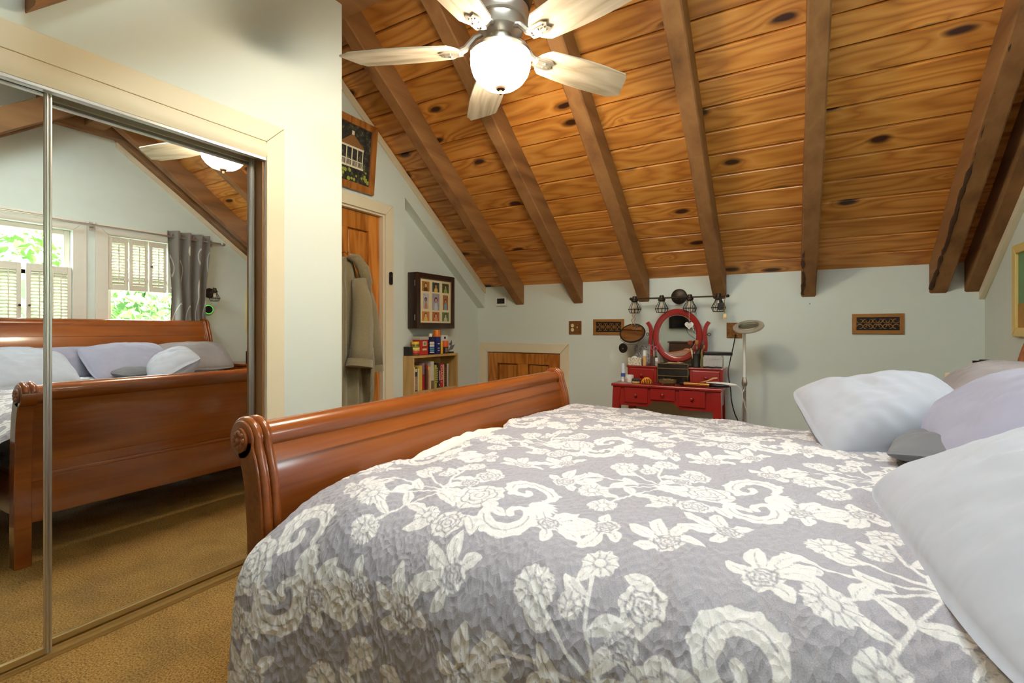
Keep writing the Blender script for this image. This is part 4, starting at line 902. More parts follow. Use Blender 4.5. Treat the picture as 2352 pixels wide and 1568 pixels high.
m = mat('filigree', (168, 164, 162), .35, metal=.5); nt = m.node_tree; b = nt.nodes['Principled BSDF']; tc = nn(nt, 'ShaderNodeTexCoord'); nz_ = nn(nt, 'ShaderNodeTexNoise', Scale=95.0, Detail=3.0, Distortion=2.0)
nt.links.new(tc.outputs['Object'], nz_.inputs['Vector']); r = ramp(nt, [(.45, (84, 80, 80)), (.52, (206, 204, 204))]); nt.links.new(nz_.outputs['Fac'], r.inputs[0]); nt.links.new(r.outputs[0], b.inputs['Base Color'])
t = thing('filigree_frame', 'silver filigree frame standing behind the cream basket', 'frame', (-1.10, 4.12, T1)); obj('panel', MB().box(-1.17, -1.045, 4.128, 4.134, T1+.006, T1+.165), 'filigree', t); obj('rim', MB().box(-1.176, -1.170, 4.126, 4.136, T1, T1+.171).box(-1.045, -1.039, 4.126, 4.136, T1, T1+.171).box(-1.17, -1.045, 4.126, 4.136, T1+.165, T1+.171).box(-1.17, -1.045, 4.126, 4.136, T1, T1+.006), 'nickel', t)
t = thing('foundation_bottle', 'beige foundation bottle with white cap beside the cream basket', 'bottle', (-1.05, 4.0, T1)); obj('body', MB().lathe([(.013, 0), (.0145, .004), (.0145, .075), (.013, .08)], (-1.052, 4.0, T1), 16), mat('beige', (208, 164, 110), .3), t, smooth='auto'); obj('cap', MB().lathe([(.0155, .0805), (.0155, .122), (.014, .125)], (-1.052, 4.0, T1), 16), 'white', t, smooth='auto')
t = thing('scissors', 'scissors with pink handles stuck upright in a cup', 'scissors', (-1.0, 4.09, T1)); pk = mat('pink', (206, 96, 128), .35)
obj('blades', MB().prism([(-1.004, .90), (-.998, .86), (-.992, .90), (-.990, .965), (-1.006, .965)], 4.088, 4.092, 'y'), 'nickel', t)
for dx, dz in ((-.014, .99), (.014, .978)): obj('handle', MB().tube([(-.998+dx+.013*math.cos(a), 4.09, dz+.019*math.sin(a)) for a in [2*PI*k/18 for k in range(18)]], .0035, 6, True), pk, t, smooth=True)
t = thing('scissor_cup', 'small dark glass cup holding the pink scissors', 'cup', (-.998, 4.09, T1)); obj('cup', MB().lathe([(1e-6, .002), (.024, 0), (.027, .075), (.0255, .075), (.0225, .004), (1e-6, .004)], (-.998, 4.09, T1), 20), mat('smoke', (92, 80, 72), .15), t, smooth='auto')
t = thing('nail_polish', 'small clear bottle with white cap beside the black organizer', 'bottle', (-.963, 4.05, T1)); obj('bottle', MB().lathe([(.013, 0), (.014, .004), (.014, .026), (.008, .032)], (-.966, 4.05, T1), 16), mat('clearish', (170, 166, 156), .08), t, smooth='auto'); obj('cap', MB().box(-.977, -.955, 4.04, 4.06, T1+.033, T1+.065), 'white', t, bevel=.002)
t = thing('organizer', 'black three tier makeup organizer with gold edges', 'organizer', (-.823, 4.08, T0)); blk = mat('acrylic', (28, 26, 24), .18)
for k, (z0, z1) in enumerate(((T0+.002, T0+.060), (T0+.062, T0+.120), (T0+.122, T0+.158))):
    d = obj('tier', MB().box(-.940, -.706, 3.975, 4.10, z0, z1), blk, t, bevel=.002)
    obj('gold_edge', MB().box(-.942, -.704, 3.972, 3.975, z1-.003, z1+.001).box(-.942, -.939, 3.972, 3.975, z0, z1).box(-.707, -.704, 3.972, 3.975, z0, z1), mat('gold', (190, 160, 96), .3, metal=.9), d)
for k, (x0, y0, x1, y1, lb) in enumerate(((-.87, 4.01, -.76, 3.995, 'pale wooden stick lying on the black organizer, the lower one'), (-.80, 4.05, -.75, 4.02, 'pale wooden stick lying on the black organizer, the shorter one'))):
    tag(obj('cuticle_stick', MB().cyl((x0, y0, T0+.164+.002*k), (x1, y1, T0+.162+.002*k), .003, .0018, 8), 'ivory', origin=(x0, y0, T0+.16)), lb, 'stick')
t = thing('hairpin_bowl', 'round clear bowl heaped with gold hairpins in front of the organizer', 'bowl', (-.838, 3.865, T0)); bc = (-.838, 3.865, T0)
obj('bowl', MB().lathe([(1e-6, .001), (.045, 0), (.066, .018), (.070, .040), (.068, .040), (.063, .019), (.043, .003), (1e-6, .003)], bc, 32), mat('amberglass', (108, 92, 62), .1), t, smooth='auto')
hpn = MB(); rr = random.Random(4)
for k in range(150):
    a, q, h_ = rr.uniform(0, 2*PI), .056*math.sqrt(rr.random()), rr.uniform(.012, .052); d = Vector((rr.gauss(0, 1), rr.gauss(0, 1), rr.gauss(0, .35))).normalized()*.016; p = Vector((bc[0]+q*math.cos(a), bc[1]+q*math.sin(a), bc[2]+h_*(1-.5*q/.056))); hpn.cyl(p-d, p+d, .0016, n=4, caps=False)
o = obj('hairpins', hpn, 'gold', t); o['kind'] = 'stuff'
t = thing('curling_iron', 'black curling iron with copper barrel lying at the vanity front edge', 'curling iron', (-.55, 3.85, T0)); p0, p1, p2 = Vector((-.715, 3.868, T0+.016)), Vector((-.53, 3.850, T0+.016)), Vector((-.395, 3.838, T0+.016))
obj('barrel', MB().cyl(p0, p1, .0155, n=18), mat('copper', (176, 124, 72), .3, metal=.8), t, smooth='auto'); obj('tip', MB().cyl(p0-(p1-p0).normalized()*.03, p0, .012, .0155, 16), 'black', t, smooth='auto'); obj('handle', MB().tube([p1, p1.lerp(p2, .3), p1.lerp(p2, .7), p2], .013, 12, radii=[.016, .015, .012, .008]), 'black', t, smooth=True); obj('clamp_lever', MB().tube([(-.60, 3.858, T0+.031), (-.545, 3.852, T0+.045), (-.505, 3.848, T0+.068), (-.475, 3.846, T0+.072)], .006, 8, radii=[.005, .006, .007, .005]), 'beige', t, smooth=True)
t = thing('hair_straightener', 'white hair straightener lying behind the curling iron', 'hair iron', (-.45, 3.93, T0)); obj('arm', MB().box(-.565, -.46, 3.925, 3.945, T0+.001, T0+.012), 'white', t, bevel=.004); obj('body', MB().tube([(-.565, 3.935, T0+.022), (-.50, 3.935, T0+.024), (-.39, 3.92, T0+.020), (-.355, 3.915, T0+.018)], .012, 10, radii=[.008, .012, .013, .008]), 'white', t, smooth=True)
cord('power_cord', [(-.352, 3.914, T0+.018), (-.325, 3.91, .70), (-.315, 3.93, .62), (-.325, 3.99, .52), (-.335, 4.08, .40), (-.33, 4.15, .25), (-.32, 4.2, .05)], .0035, 'white', 'white cord hanging from the hair straightener', 'cord')
t = thing('lotion_tube', 'translucent lotion tube standing at the left vanity corner', 'tube', (-1.212, 3.93, T0)); obj('tube', MB().lathe([(.016, .022), (.018, .03), (.018, .10), (.012, .148), (.006, .152)], (-1.212, 3.93, T0), 18), mat('lotion', (206, 210, 220), .25), t, smooth='auto'); obj('cap', MB().lathe([(.015, 0), (.016, .002), (.016, .0215)], (-1.212, 3.93, T0), 18), 'white', t); obj('stripe', MB().lathe([(.0183, .04), (.0183, .07)], (-1.212, 3.93, T0), 18), mat('blueprint', (70, 90, 150), .4), t)
t = thing('cream_jar', 'white cream jar with ribbed lid near the lotion tube', 'jar', (-1.150, 3.91, T0)); obj('jar', MB().lathe([(.028, 0), (.030, .003), (.030, .030), (.027, .034)], (-1.150, 3.91, T0), 24), 'white', t, smooth='auto'); mb = MB().lathe([(.029, .0345), (.029, .056), (.027, .059)], (-1.150, 3.91, T0), 24)
for k in range(16): a = 2*PI*k/16; mb.cyl((-1.150+.029*math.cos(a), 3.91+.029*math.sin(a), T0+.036), (-1.150+.029*math.cos(a), 3.91+.029*math.sin(a), T0+.055), .002, n=5)
obj('lid', mb, 'white', t)
t = thing('facial_brush', 'small wooden brush with a dark round pad', 'brush', (-1.085, 3.865, T0)); obj('base', MB().lathe([(.030, 0), (.034, .004), (.034, .012), (.030, .016)], (-1.085, 3.865, T0), 24), 'birchply', t, smooth='auto'); obj('pad', MB().lathe([(.031, .0165), (.034, .026), (.028, .036), (1e-6, .041)], (-1.085, 3.865, T0), 24), mat('pad', (66, 58, 54), .9), t, smooth=True)
t = thing('hair_claw', 'amber plastic hair claw beside the dark brush pad', 'hair clip', (-.998, 3.862, T0)); amb = mat('amber', (216, 152, 48), .2); obj('spine', MB().tube([(-1.035, 3.862, T0+.020), (-1.01, 3.862, T0+.042), (-.985, 3.862, T0+.042), (-.962, 3.862, T0+.020)], .008, 8), amb, t, smooth=True)
for k in range(6):
    for s_ in (-1, 1): x = -1.032+k*.0135; hgt = .018+.024*math.sin(PI*(k+.5)/6); obj('tooth', MB().tube([(x, 3.862, T0+hgt), (x, 3.862+s_*.022, T0+hgt*.75), (x, 3.862+s_*.026, T0+.004)], .0032, 6), amb, t)
t = thing('brush_cup', 'dark metal cup full of makeup brushes', 'cup', (-.657, 4.03, T1)); obj('cup', MB().lathe([(1e-6, .002), (.030, 0), (.034, .003), (.034, .010), (.032, .014), (.033, .098), (.036, .102), (.034, .104), (.031, .098), (.029, .006), (1e-6, .006)], (-.657, 4.03, T1), 28), mat('gunmetal', (50, 44, 42), .35, metal=.6), t, smooth='auto')
for k, (dx, dy, lx, h_, w_, lb) in enumerate(((-.012, -.010, -.030, .20, .021, 'makeup brush with the broadest reddish head, leftmost in the cup'), (.006, .004, .002, .205, .015, 'makeup brush with tan head standing in the middle of the cup'), (.016, -.006, .028, .175, .011, 'small makeup brush leaning right in the cup'), (-.004, .014, -.012, .15, .008, 'short makeup brush at the back of the cup'), (.018, .010, .040, .165, .012, 'makeup brush with dark head at the right rim of the cup'))):
    t = thing('makeup_brush', lb, 'brush', (-.657+dx, 4.03+dy, T1+.008), 'makeup brushes in the dark cup'); a = Vector((-.657+dx*.6, 4.03+dy*.6, T1+.008)); e = Vector((-.657+dx+lx, 4.03+dy, T1+h_)); f_ = a.lerp(e, .68); g_ = a.lerp(e, .80); hh = e+(e-a).normalized()*.01
    obj('handle', MB().cyl(a, f_, .003, .0045, 8), 'black', t, smooth=True); obj('ferrule', MB().cyl(f_, g_, .0045, .006, 10), 'nickel' if k % 2 else 'black', t); obj('bristles', MB().tube([g_, g_.lerp(hh, .5), g_.lerp(hh, .85), hh], .01, 10, radii=[.006, w_, w_*.95, w_*.45]), mat('bristle%d' % (k % 3), ((128, 56, 38), (168, 112, 66), (60, 40, 34))[k % 3], .9), t, smooth=True)
for k, lb in enumerate(('pale cotton applicator leaning in the brush cup, the taller one', 'pale cotton applicator leaning in the brush cup, the shorter one')):
    tag(obj('applicator', MB().cyl((-.668, 4.012, T1+.01), (-.690+k*.008, 4.004, T1+.150-k*.015), .003, .004, 8), 'ivory', origin=(-.668, 4.012, T1+.01)), lb, 'applicator')
t = thing('spray_vial', 'slim olive glass vial between brush cup and glitter box', 'bottle', (-.612, 4.03, T1)); obj('vial', MB().lathe([(.008, 0), (.009, .002), (.009, .10), (.006, .106)], (-.612, 4.03, T1), 12), mat('olive', (120, 112, 60), .15), t, smooth='auto'); obj('cap', MB().lathe([(.0085, .1065), (.0085, .14)], (-.612, 4.03, T1), 12), 'brass', t)
m = mat('glitter', (206, 204, 200), .3, metal=.4, var=.35, vs=160, bump=.8, bs=200)
t = thing('glitter_box', 'silver glittered trinket box on the right drawer box', 'box', (-.527, 4.04, T1)); gx0, gx1 = -.598, -.458
obj('body', MB().box(gx0, gx1, 3.99, 4.09, T1+.012, T1+.070), m, t, bevel=.003); lid = obj('lid', MB().prism([(gx0-.003, T1+.071), (gx1+.003, T1+.071), (gx1-.008, T1+.098), (gx0+.008, T1+.098)], 3.987, 4.093, 'y'), m, t, bevel=.002); obj('clasp', MB().box(-.535, -.521, 3.984, 3.987, T1+.062, T1+.085), 'nickel', lid)
for x in (gx0+.012, gx1-.012):
    for y in (4.0, 4.08): obj('foot', MB().sphere((x, y, T1+.0065), .0065, 10, 8), 'nickel', t)
tag(obj('lace_ribbon', MB().tube([(gx0+.005, 3.982, T1+.006), (-.56, 3.978, T1+.010), (-.53, 3.98, T1+.005), (-.50, 3.978, T1+.011), (gx1-.005, 3.981, T1+.006)], .0055, 6), 'black', origin=(-.53, 3.98, T1)), 'strip of black lace under the glitter box', 'ribbon')
t = thing('hair_comb', 'long black comb case lying on the glitter box', 'comb', (-.50, 4.04, T1+.099)); obj('case', MB().box(-.602, -.392, 4.02, 4.045, T1+.0985, T1+.127), 'black', t, bevel=.005)
# ------------------------------------------------ magnifier floor lamp
t = thing('magnifier_lamp', 'white magnifier floor lamp with ring head beside the vanity', 'floor lamp', (-.306, 3.98, 0)); px, py = -.306, 3.98
obj('base', MB().lathe([(.13, 0), (.135, .008), (.12, .022), (.03, .032)], (px, py, 0), 36), 'white', t, smooth='auto'); obj('lower_pole', MB().cyl((px, py, .03), (px, py, .735), .0125, n=16), 'nickel', t, smooth='auto'); obj('pole', MB().cyl((px, py, .735), (px, py, 1.11), .0105, n=16), 'white', t, smooth='auto'); obj('height_clamp', MB().lathe([(.014, .715), (.019, .725), (.020, .745), (.016, .77), (.012, .785)], (px, py, 0), 18), 'nickel', t, smooth='auto')
nrm = Vector((-.10, -.42, .90)).normalized(); R_ = nrm.to_track_quat('Z', 'Y').to_matrix(); hc = Vector((-.272, 3.87, 1.158))
hd_ = obj('ring_head', MB().lathe([(.068, -.008), (.098, -.009), (.104, -.002), (.102, .007), (.090, .011), (.074, .010), (.068, .005), (.068, -.008)], hc, 44, R_), mat('ringgrey', (170, 164, 146), .35, metal=.2), t, smooth='auto')
obj('lens', MB().lathe([(1e-6, .006), (.04, .004), (.066, 0), (.04, -.004), (1e-6, -.006)], hc, 40, R_), 'glass', hd_, smooth=True); obj('lens_rim', MB().tube([hc+R_ @ Vector((.067*math.cos(2*PI*k/36), .067*math.sin(2*PI*k/36), .010)) for k in range(36)], .004, 6, True), 'nickel', hd_, smooth=True); obj('yoke', MB().tube([(px, py, 1.105), (px+.004, py-.01, 1.118), (px+.012, py-.035, 1.128)], .009, 8), 'nickel', t, smooth=True)
cord('power_cord', [(-.392, 4.255, 1.10), (-.398, 4.18, 1.02), (-.415, 4.10, .90), (-.425, 4.06, .80), (-.405, 4.03, .68), (-.398, 4.02, .60), (-.375, 4.02, .50), (-.33, 4.04, .38), (-.31, 4.1, .2), (-.30, 4.15, .02)], .0042, 'black', 'black cord running from the switch plate down beside the vanity', 'cord')
cord('power_cord', [(px+.012, py, .72), (px-.012, py-.02, .66), (px+.004, py-.022, .58), (px+.022, py-.01, .50), (px+.02, py+.02, .3), (px+.05, py+.08, .02)], .003, 'white', 'thin white cord looping around the magnifier lamp pole', 'cord')

# ================================================================== DOOR WALL
t = thing('remote_sensor', 'black oblong sensor stuck on the cream door casing', 'sensor', (XD+.016, 2.868, 1.49)); obj('case', MB().prism([(2.868+.016*math.cos(a), (1.585 if math.sin(a) > 0 else 1.512)+.016*math.sin(a)) for a in [2*PI*k/24 for k in range(24)]], XD+.0165, XD+.032), 'black', t, bevel=.003); obj('button', MB().cyl((XD+.032, 2.868, 1.565), (XD+.0335, 2.868, 1.565), .007, n=14), mat('grey', (70, 70, 72), .5), t)
# framed gazebo print, top leaning off the wall
t = thing('framed_print', 'oak framed print of a white garden gazebo above the door', 'picture', (XD+.022, 2.40, 2.165), rot=(0, math.radians(5.2), 0))
pw, ph, fw = .56, .51, .052   # local y -> along the wall, z up, x out
y0, y1 = .279-pw, .279
def fbar(pts): return MB().prism(pts, -.012, .012)
for pts in ([(y0, 0), (y1, 0), (y1-fw, fw), (y0+fw, fw)], [(y0, ph), (y0+fw, ph-fw), (y1-fw, ph-fw), (y1, ph)], [(y0, 0), (y0+fw, fw), (y0+fw, ph-fw), (y0, ph)], [(y1, 0), (y1, ph), (y1-fw, ph-fw), (y1-fw, fw)]): obj('frame_bar', fbar(pts), 'frameoak', t, local=True, bevel=.004)
m = mat('foliageprint', (50, 50, 40), .6); nt = m.node_tree; b = nt.nodes['Principled BSDF']; tc = nn(nt, 'ShaderNodeTexCoord'); n1 = nn(nt, 'ShaderNodeTexNoise', Scale=26.0, Detail=4.0, Roughness=.7); nt.links.new(tc.outputs['Object'], n1.inputs['Vector'])
r = ramp(nt, [(.40, (30, 26, 26)), (.55, (58, 56, 50)), (.64, (96, 98, 60)), (.74, (176, 170, 120))]); nt.links.new(n1.outputs['Fac'], r.inputs[0]); nt.links.new(r.outputs[0], b.inputs['Base Color'])
pr = obj('print', MB().box(-.008, -.002, y0+fw-.004, y1-fw+.004, fw-.004, ph-fw+.004), 'foliageprint', t, local=True)
mat('inkwhite', (226, 214, 186), .6); mat('inkbrown', (140, 96, 52), .6); mat('inkgreen', (150, 160, 62), .6, var=.4, vs=60)
gz = MB(); xw = -.0015; gy0, gy1 = -.045, .155
for q in range(5): yy = gy0+(gy1-gy0)*q/4; gz.box(xw, xw+.001, yy-.004, yy+.004, .165, .30)
gz.box(xw, xw+.001, gy0-.008, gy1+.008, .292, .306).box(xw, xw+.001, gy0, gy1, .205, .211).box(xw, xw+.001, gy0-.01, gy1+.01, .155, .168).box(xw, xw+.001, .044, .066, .385, .415)
for q in range(20): yy = gy0+(gy1-gy0)*q/19; gz.box(xw, xw+.001, yy-.0016, yy+.0016, .168, .206)
obj('gazebo', gz, 'inkwhite', pr, local=True); obj('gazebo_roof', MB().prism([(gy0-.016, .307), (gy1+.016, .307), (.066, .386), (.044, .386)], xw, xw+.001), 'inkbrown', pr, local=True)
bu = MB(); rr = random.Random(9)
for k in range(46): bu.cyl((xw, rr.uniform(y0+fw+.02, y1-fw-.01), rr.uniform(fw+.015, .150)), (xw+.0012, 0, 0), .008) if False else bu.lathe([(1e-6, .0012), (rr.uniform(.007, .016), .0006), (1e-6, 0)], (xw, rr.uniform(y0+fw+.02, y1-fw-.01), rr.uniform(fw+.018, .148)), 7, Matrix.Rotation(PI/2, 3, 'Y'))
o = obj('shrubs', bu, 'inkgreen', pr, local=True)
# photo cabinet on the recess wall
t = thing('photo_cabinet', 'dark wooden wall cabinet with nine small photos in its door', 'cabinet', (XR, 3.46, 1.145)); cx0, cx1 = XR+.0005, XR+.108; a0_, a1_, c0_, c1_ = 3.186, 3.722, 1.148, 1.636
obj('box', MB().box(cx0, cx1-.022, a0_, a1_, c0_, c1_), 'espresso', t, bevel=.003); fr_ = obj('door_frame', frame_x(cx1-.021, cx1, a0_+.046, a1_-.046, c1_-.046, .046, c0_+.046, True), 'espresso', t, bevel=.004)
mt_ = obj('mat_board', MB().box(cx1-.020, cx1-.012, a0_+.044, a1_-.044, c0_+.044, c1_-.044), mat('matboard', (232, 218, 178), .7), t); obj('inner_bead', frame_x(cx1-.010, cx1-.004, a0_+.052, a1_-.052, c1_-.052, .006, c0_+.052, True), mat('beadbrown', (104, 66, 48), .35), t)
for z in (c0_+.07, c1_-.12): obj('hinge', MB().box(cx0+.078, cx0+.088, a0_-.002, a0_, z, z+.05), 'nickel', t)
iw, ih = a1_-a0_-.11, c1_-c0_-.11; bgc = [((176, 120, 56), (96, 60, 30), (226, 196, 150)), ((70, 80, 74), (222, 190, 70), (190, 140, 104)), ((80, 96, 58), (150, 160, 80), (186, 140, 110)), ((190, 190, 196), (196, 130, 100), (150, 110, 80)), ((168, 160, 170), (196, 206, 214), (214, 150, 160)), ((170, 110, 60), (120, 170, 200), (206, 150, 110)), ((206, 128, 60), (226, 190, 90), (230, 200, 160)), ((184, 100, 56), (214, 150, 100), (220, 170, 130)), ((96, 128, 66), (200, 196, 170), (214, 176, 150))]
cols_ = [.17, .50, .83]; rows_ = [(.84, .23), (.49, .36), (.14, .22)]
for q in range(9):
    r_, c_ = divmod(q, 3); zc, hh = rows_[r_]; w_ = .23 if r_ != 1 or c_ == 1 else .18; hh = hh if not (r_ == 1 and c_ == 1) else .40
    yc = a0_+.055+iw*cols_[c_]; zz = c0_+.055+ih*zc; xx = cx1-.0118; bgk, body, skin = bgc[q]; hw_, hz = iw*w_/2, ih*hh/2
    ph_ = obj('photo', MB().box(xx, xx+.0012, yc-hw_, yc+hw_, zz-hz, zz+hz), mat('photo%d' % q, bgk, .35, var=.45, vs=40), mt_)
    obj('figure', MB().prism([(yc+hw_*.62*math.cos(a), max(zz-hz, zz-hz*.55+hz*.62*math.sin(a))) for a in [2*PI*k/18 for k in range(18)]], xx+.0013, xx+.0018), mat('cloth%d' % q, body, .5), ph_) if False else None
    mbp = MB().prism([(yc-hw_*.55, zz-hz*.98), (yc+hw_*.55, zz-hz*.98), (yc+hw_*.40, zz-hz*.30), (yc+hw_*.14, zz-hz*.08), (yc-hw_*.14, zz-hz*.08), (yc-hw_*.40, zz-hz*.30)], xx+.0013, xx+.0018)
    ph2 = tag(obj('photo_print', mbp, mat('cloth%d' % q, body, .5, var=.15, vs=60), mt_)); hr = min(hw_, hz)*.36
    obj('photo_print', MB().prism([(yc+hr*1.25*math.cos(a), zz+hz*.22+hr*1.45*math.sin(a)) for a in [2*PI*k/18 for k in range(18)]], xx+.0013, xx+.0017), 'hair', mt_); obj('photo_print', MB().prism([(yc+hr*.85*math.cos(a), zz+hz*.16+hr*1.1*math.sin(a)) for a in [2*PI*k/18 for k in range(18)]], xx+.0018, xx+.0022), mat('skin%d' % q, skin, .5), mt_)
# ------------------------------------------------ bookshelf, books and tins
SX0, SX1, SY0, SY1, SZ = XR+.001, -2.70, 3.032, 3.655, .918
sh = thing('bookshelf', 'pale birch bookshelf in the wall recess', 'bookshelf', (-2.8, 3.34, 0))
obj('top', MB().box(SX0, SX1, SY0, SY1, SZ-.019, SZ), 'birchply', sh, bevel=.002)
for a, b_ in ((SY0, SY0+.019), (SY1-.019, SY1)): obj('side', MB().box(SX0, SX1, a, b_, 0, SZ-.0195), 'birchply', sh, bevel=.001)
for z in (.598, .30, .05): obj('shelf', MB().box(SX0+.006, SX1-.004, SY0+.0195, SY1-.0195, z, z+.019), 'birchply', sh, bevel=.001)
obj('back', MB().box(SX0, SX0+.005, SY0+.0195, SY1-.0195, .05, SZ-.0195), 'birchply', sh)
books = [('white', .040, .205, (226, 222, 212), 'white paperback with a small black mark, first on the shelf'), ('black', .036, .200, (60, 46, 40), 'black and tan patterned paperback, second on the shelf'), ('cream', .018, .190, (222, 206, 166), 'thin cream paperback left of the yellow book'), ('yellow', .040, .213, (218, 178, 66), 'mustard yellow book standing left of the mauve one'), ('mauve', .030, .232, (146, 112, 124), 'tall mauve and red book right of the yellow one'), ('umber', .016, .180, (52, 38, 30), 'thin dark umber book beside the mauve one'), ('redtop', .022, .214, (120, 62, 40), 'brown book with a red top band'), ('tan', .026, .205, (190, 146, 98), 'tan paperback in the middle of the row'), ('wheat', .014, .196, (222, 196, 150), 'thin wheat coloured book before the tall white one'), ('tallwhite', .040, .240, (206, 202, 194), 'tallest pale grey white book'), ('orange', .016, .212, (190, 102, 48), 'thin orange book right of the tallest one'), ('lime', .026, .205, (176, 182, 76), 'lime green book right of the thin orange one'), ('blackwhite', .028, .220, (36, 34, 34), 'black book with white lettering beside the lime one'), ('charcoal', .022, .218, (70, 54, 56), 'charcoal and pink book left of the red one'), ('red', .038, .214, (190, 30, 36), 'bright red book with white title letters'), ('sand', .012, .205, (206, 170, 130), 'thin sand coloured book right of the red one'), ('brown', .024, .212, (70, 44, 36), 'dark brown book near the shelf end'), ('sepia', .022, .210, (88, 52, 36), 'sepia book next to the dark brown one'), ('greywhite', .022, .206, (198, 190, 186), 'grey white book second from the shelf end'), ('ink', .012, .196, (52, 50, 48), 'thin black book last on the shelf')]
y = SY0+.024; zb = .598+.0195; rr = random.Random(3)
for k, (nm, w_, h_, col, lb) in enumerate(books):
    xf_ = SX1-.030-rr.uniform(0, .012); d_ = .13
    t = thing('book', lb, 'book', (xf_-d_/2, y+w_/2, zb), 'books on the birch shelf'); cm = mat('cover_'+nm, col, .45, var=.18, vs=30)
    obj('cover', MB().box(xf_-d_, xf_, y, y+.0018, zb, zb+h_).box(xf_-d_, xf_, y+w_-.0022, y+w_-.0004, zb, zb+h_).box(xf_-.002, xf_, y+.0018, y+w_-.0022, zb, zb+h_), cm, t); obj('pages', MB().box(xf_-d_+.003, xf_-.002, y+.002, y+w_-.0025, zb+.003, zb+h_-.003), 'ivory', t)
    def lab(z0, z1, m_, ins=.15): obj('spine_print', MB().box(xf_, xf_+.0008, y+w_*ins, y+w_*(1-ins), zb+h_*z0, zb+h_*z1), m_, t)
    if nm == 'white': lab(.30, .37, 'black', .3); lab(.55, .9, mat('paleink', (180, 176, 168), .6), .42)
    if nm in ('black', 'tan'): lab(.05, .62, mat('photoink', (170, 138, 104), .5, var=.5, vs=60), .05); lab(.82, .95, 'ivory', .2)
    if nm == 'mauve': lab(.0, .58, mat('redink', (176, 34, 40), .5, var=.3, vs=50), .02)
    if nm == 'redtop': lab(.86, .99, mat('redband', (190, 36, 34), .5), .0)
    if nm in ('lime', 'blackwhite', 'brown', 'sepia'): 
        for q in range(7): lab(.22+q*.09, .275+q*.09, 'black' if nm == 'lime' else ('ivory' if nm == 'blackwhite' else 'brass'), .35)
    if nm == 'charcoal': lab(.30, .70, mat('pinkish', (196, 150, 140), .5, var=.3, vs=60), .1); lab(.08, .14, 'white', .3)
    if nm == 'tallwhite': lab(.0, .30, mat('collage', (120, 96, 76), .5, var=.6, vs=60), .05)
    if nm == 'red':
        lab(.20, .26, 'pinkish', .3); cu = bpy.data.curves.new('title', 'FONT'); cu.body = 'CHAOS'; cu.size = .040; cu.extrude = .0004; cu.align_x = 'CENTER'; cu.align_y = 'CENTER'
        tmp = bpy.data.objects.new('tmp', cu); C.objects.link(tmp); bpy.context.view_layer.update(); me = bpy.data.meshes.new_from_object(tmp.evaluated_get(bpy.context.evaluated_depsgraph_get())); bpy.data.objects.remove(tmp)
        o = bpy.data.objects.new('title_lettering', me); C.objects.link(o); o.parent = t; WL[o.name] = WL[t.name]; me.materials.clear(); me.materials.append(MATS['white'])
        # reads downwards along the spine
        o.matrix_local = Matrix.Translation((d_/2+.0012, 0, h_*.62)) @ Matrix(((0, 0, 1, 0), (0, 1, 0, 0), (-1, 0, 0, 0), (0, 0, 0, 1)))
    y += w_+.0006
zt = SZ+.0005; bxx = -2.775
t = thing('black_box', 'small black patterned box at the left end of the bookshelf top', 'box', (bxx, 3.06, zt)); obj('carton', MB().box(bxx-.03, bxx+.03, 3.036, 3.082, zt, zt+.075), mat('blackcarton', (34, 32, 30), .5, var=.6, vs=70), t, bevel=.002)
t = thing('snack_jar', 'glass jar with yellow lid and red and yellow label on the bookshelf', 'jar', (-2.755, 3.125, zt)); jc = (-2.755, 3.125, zt); obj('jar', MB().lathe([(.034, 0), (.036, .004), (.036, .085), (.032, .094)], jc, 28), mat('brine', (112, 92, 40), .15), t, smooth='auto'); obj('lid', MB().lathe([(.034, .0945), (.034, .113), (.032, .116)], jc, 28), mat('yellowlid', (226, 192, 40), .35), t, smooth='auto')
for z0, z1, c_, nm in ((.012, .040, (206, 62, 66), 'labelred'), (.040, .066, (232, 216, 110), 'labelyellow'), (.066, .076, (140, 168, 60), 'labelgreen')): obj('label_band', MB().lathe([(.0364, z0), (.0364, z1)], jc, 28), mat(nm, c_, .4, var=.2, vs=60), t, smooth=True)
t = thing('red_container', 'red plastic medical container with clear lid on the bookshelf', 'container', (-2.785, 3.225, zt)); obj('bin', MB().box(-2.83, -2.742, 3.172, 3.280, zt, zt+.128), mat('redplastic', (196, 44, 34), .35), t, bevel=.006); obj('lid', MB().box(-2.834, -2.738, 3.168, 3.284, zt+.1285, zt+.160), mat('clearlid', (186, 180, 170), .2), t, bevel=.006)
obj('label_print', MB().box(-2.742, -2.7412, 3.205, 3.255, zt+.078, zt+.118), 'ivory', t); obj('label_print', MB().box(-2.742, -2.7412, 3.203, 3.257, zt+.040, zt+.056), 'ivory', t); obj('label_symbol', MB().cyl((-2.7412, 3.230, zt+.098), (-2.7406, 3.230, zt+.098), .013, n=16), mat('greenish', (120, 150, 110), .5), t); obj('label_print', MB().box(-2.742, -2.7412, 3.195, 3.265, zt+.058, zt+.076), mat('deepred', (170, 22, 26), .4), t)
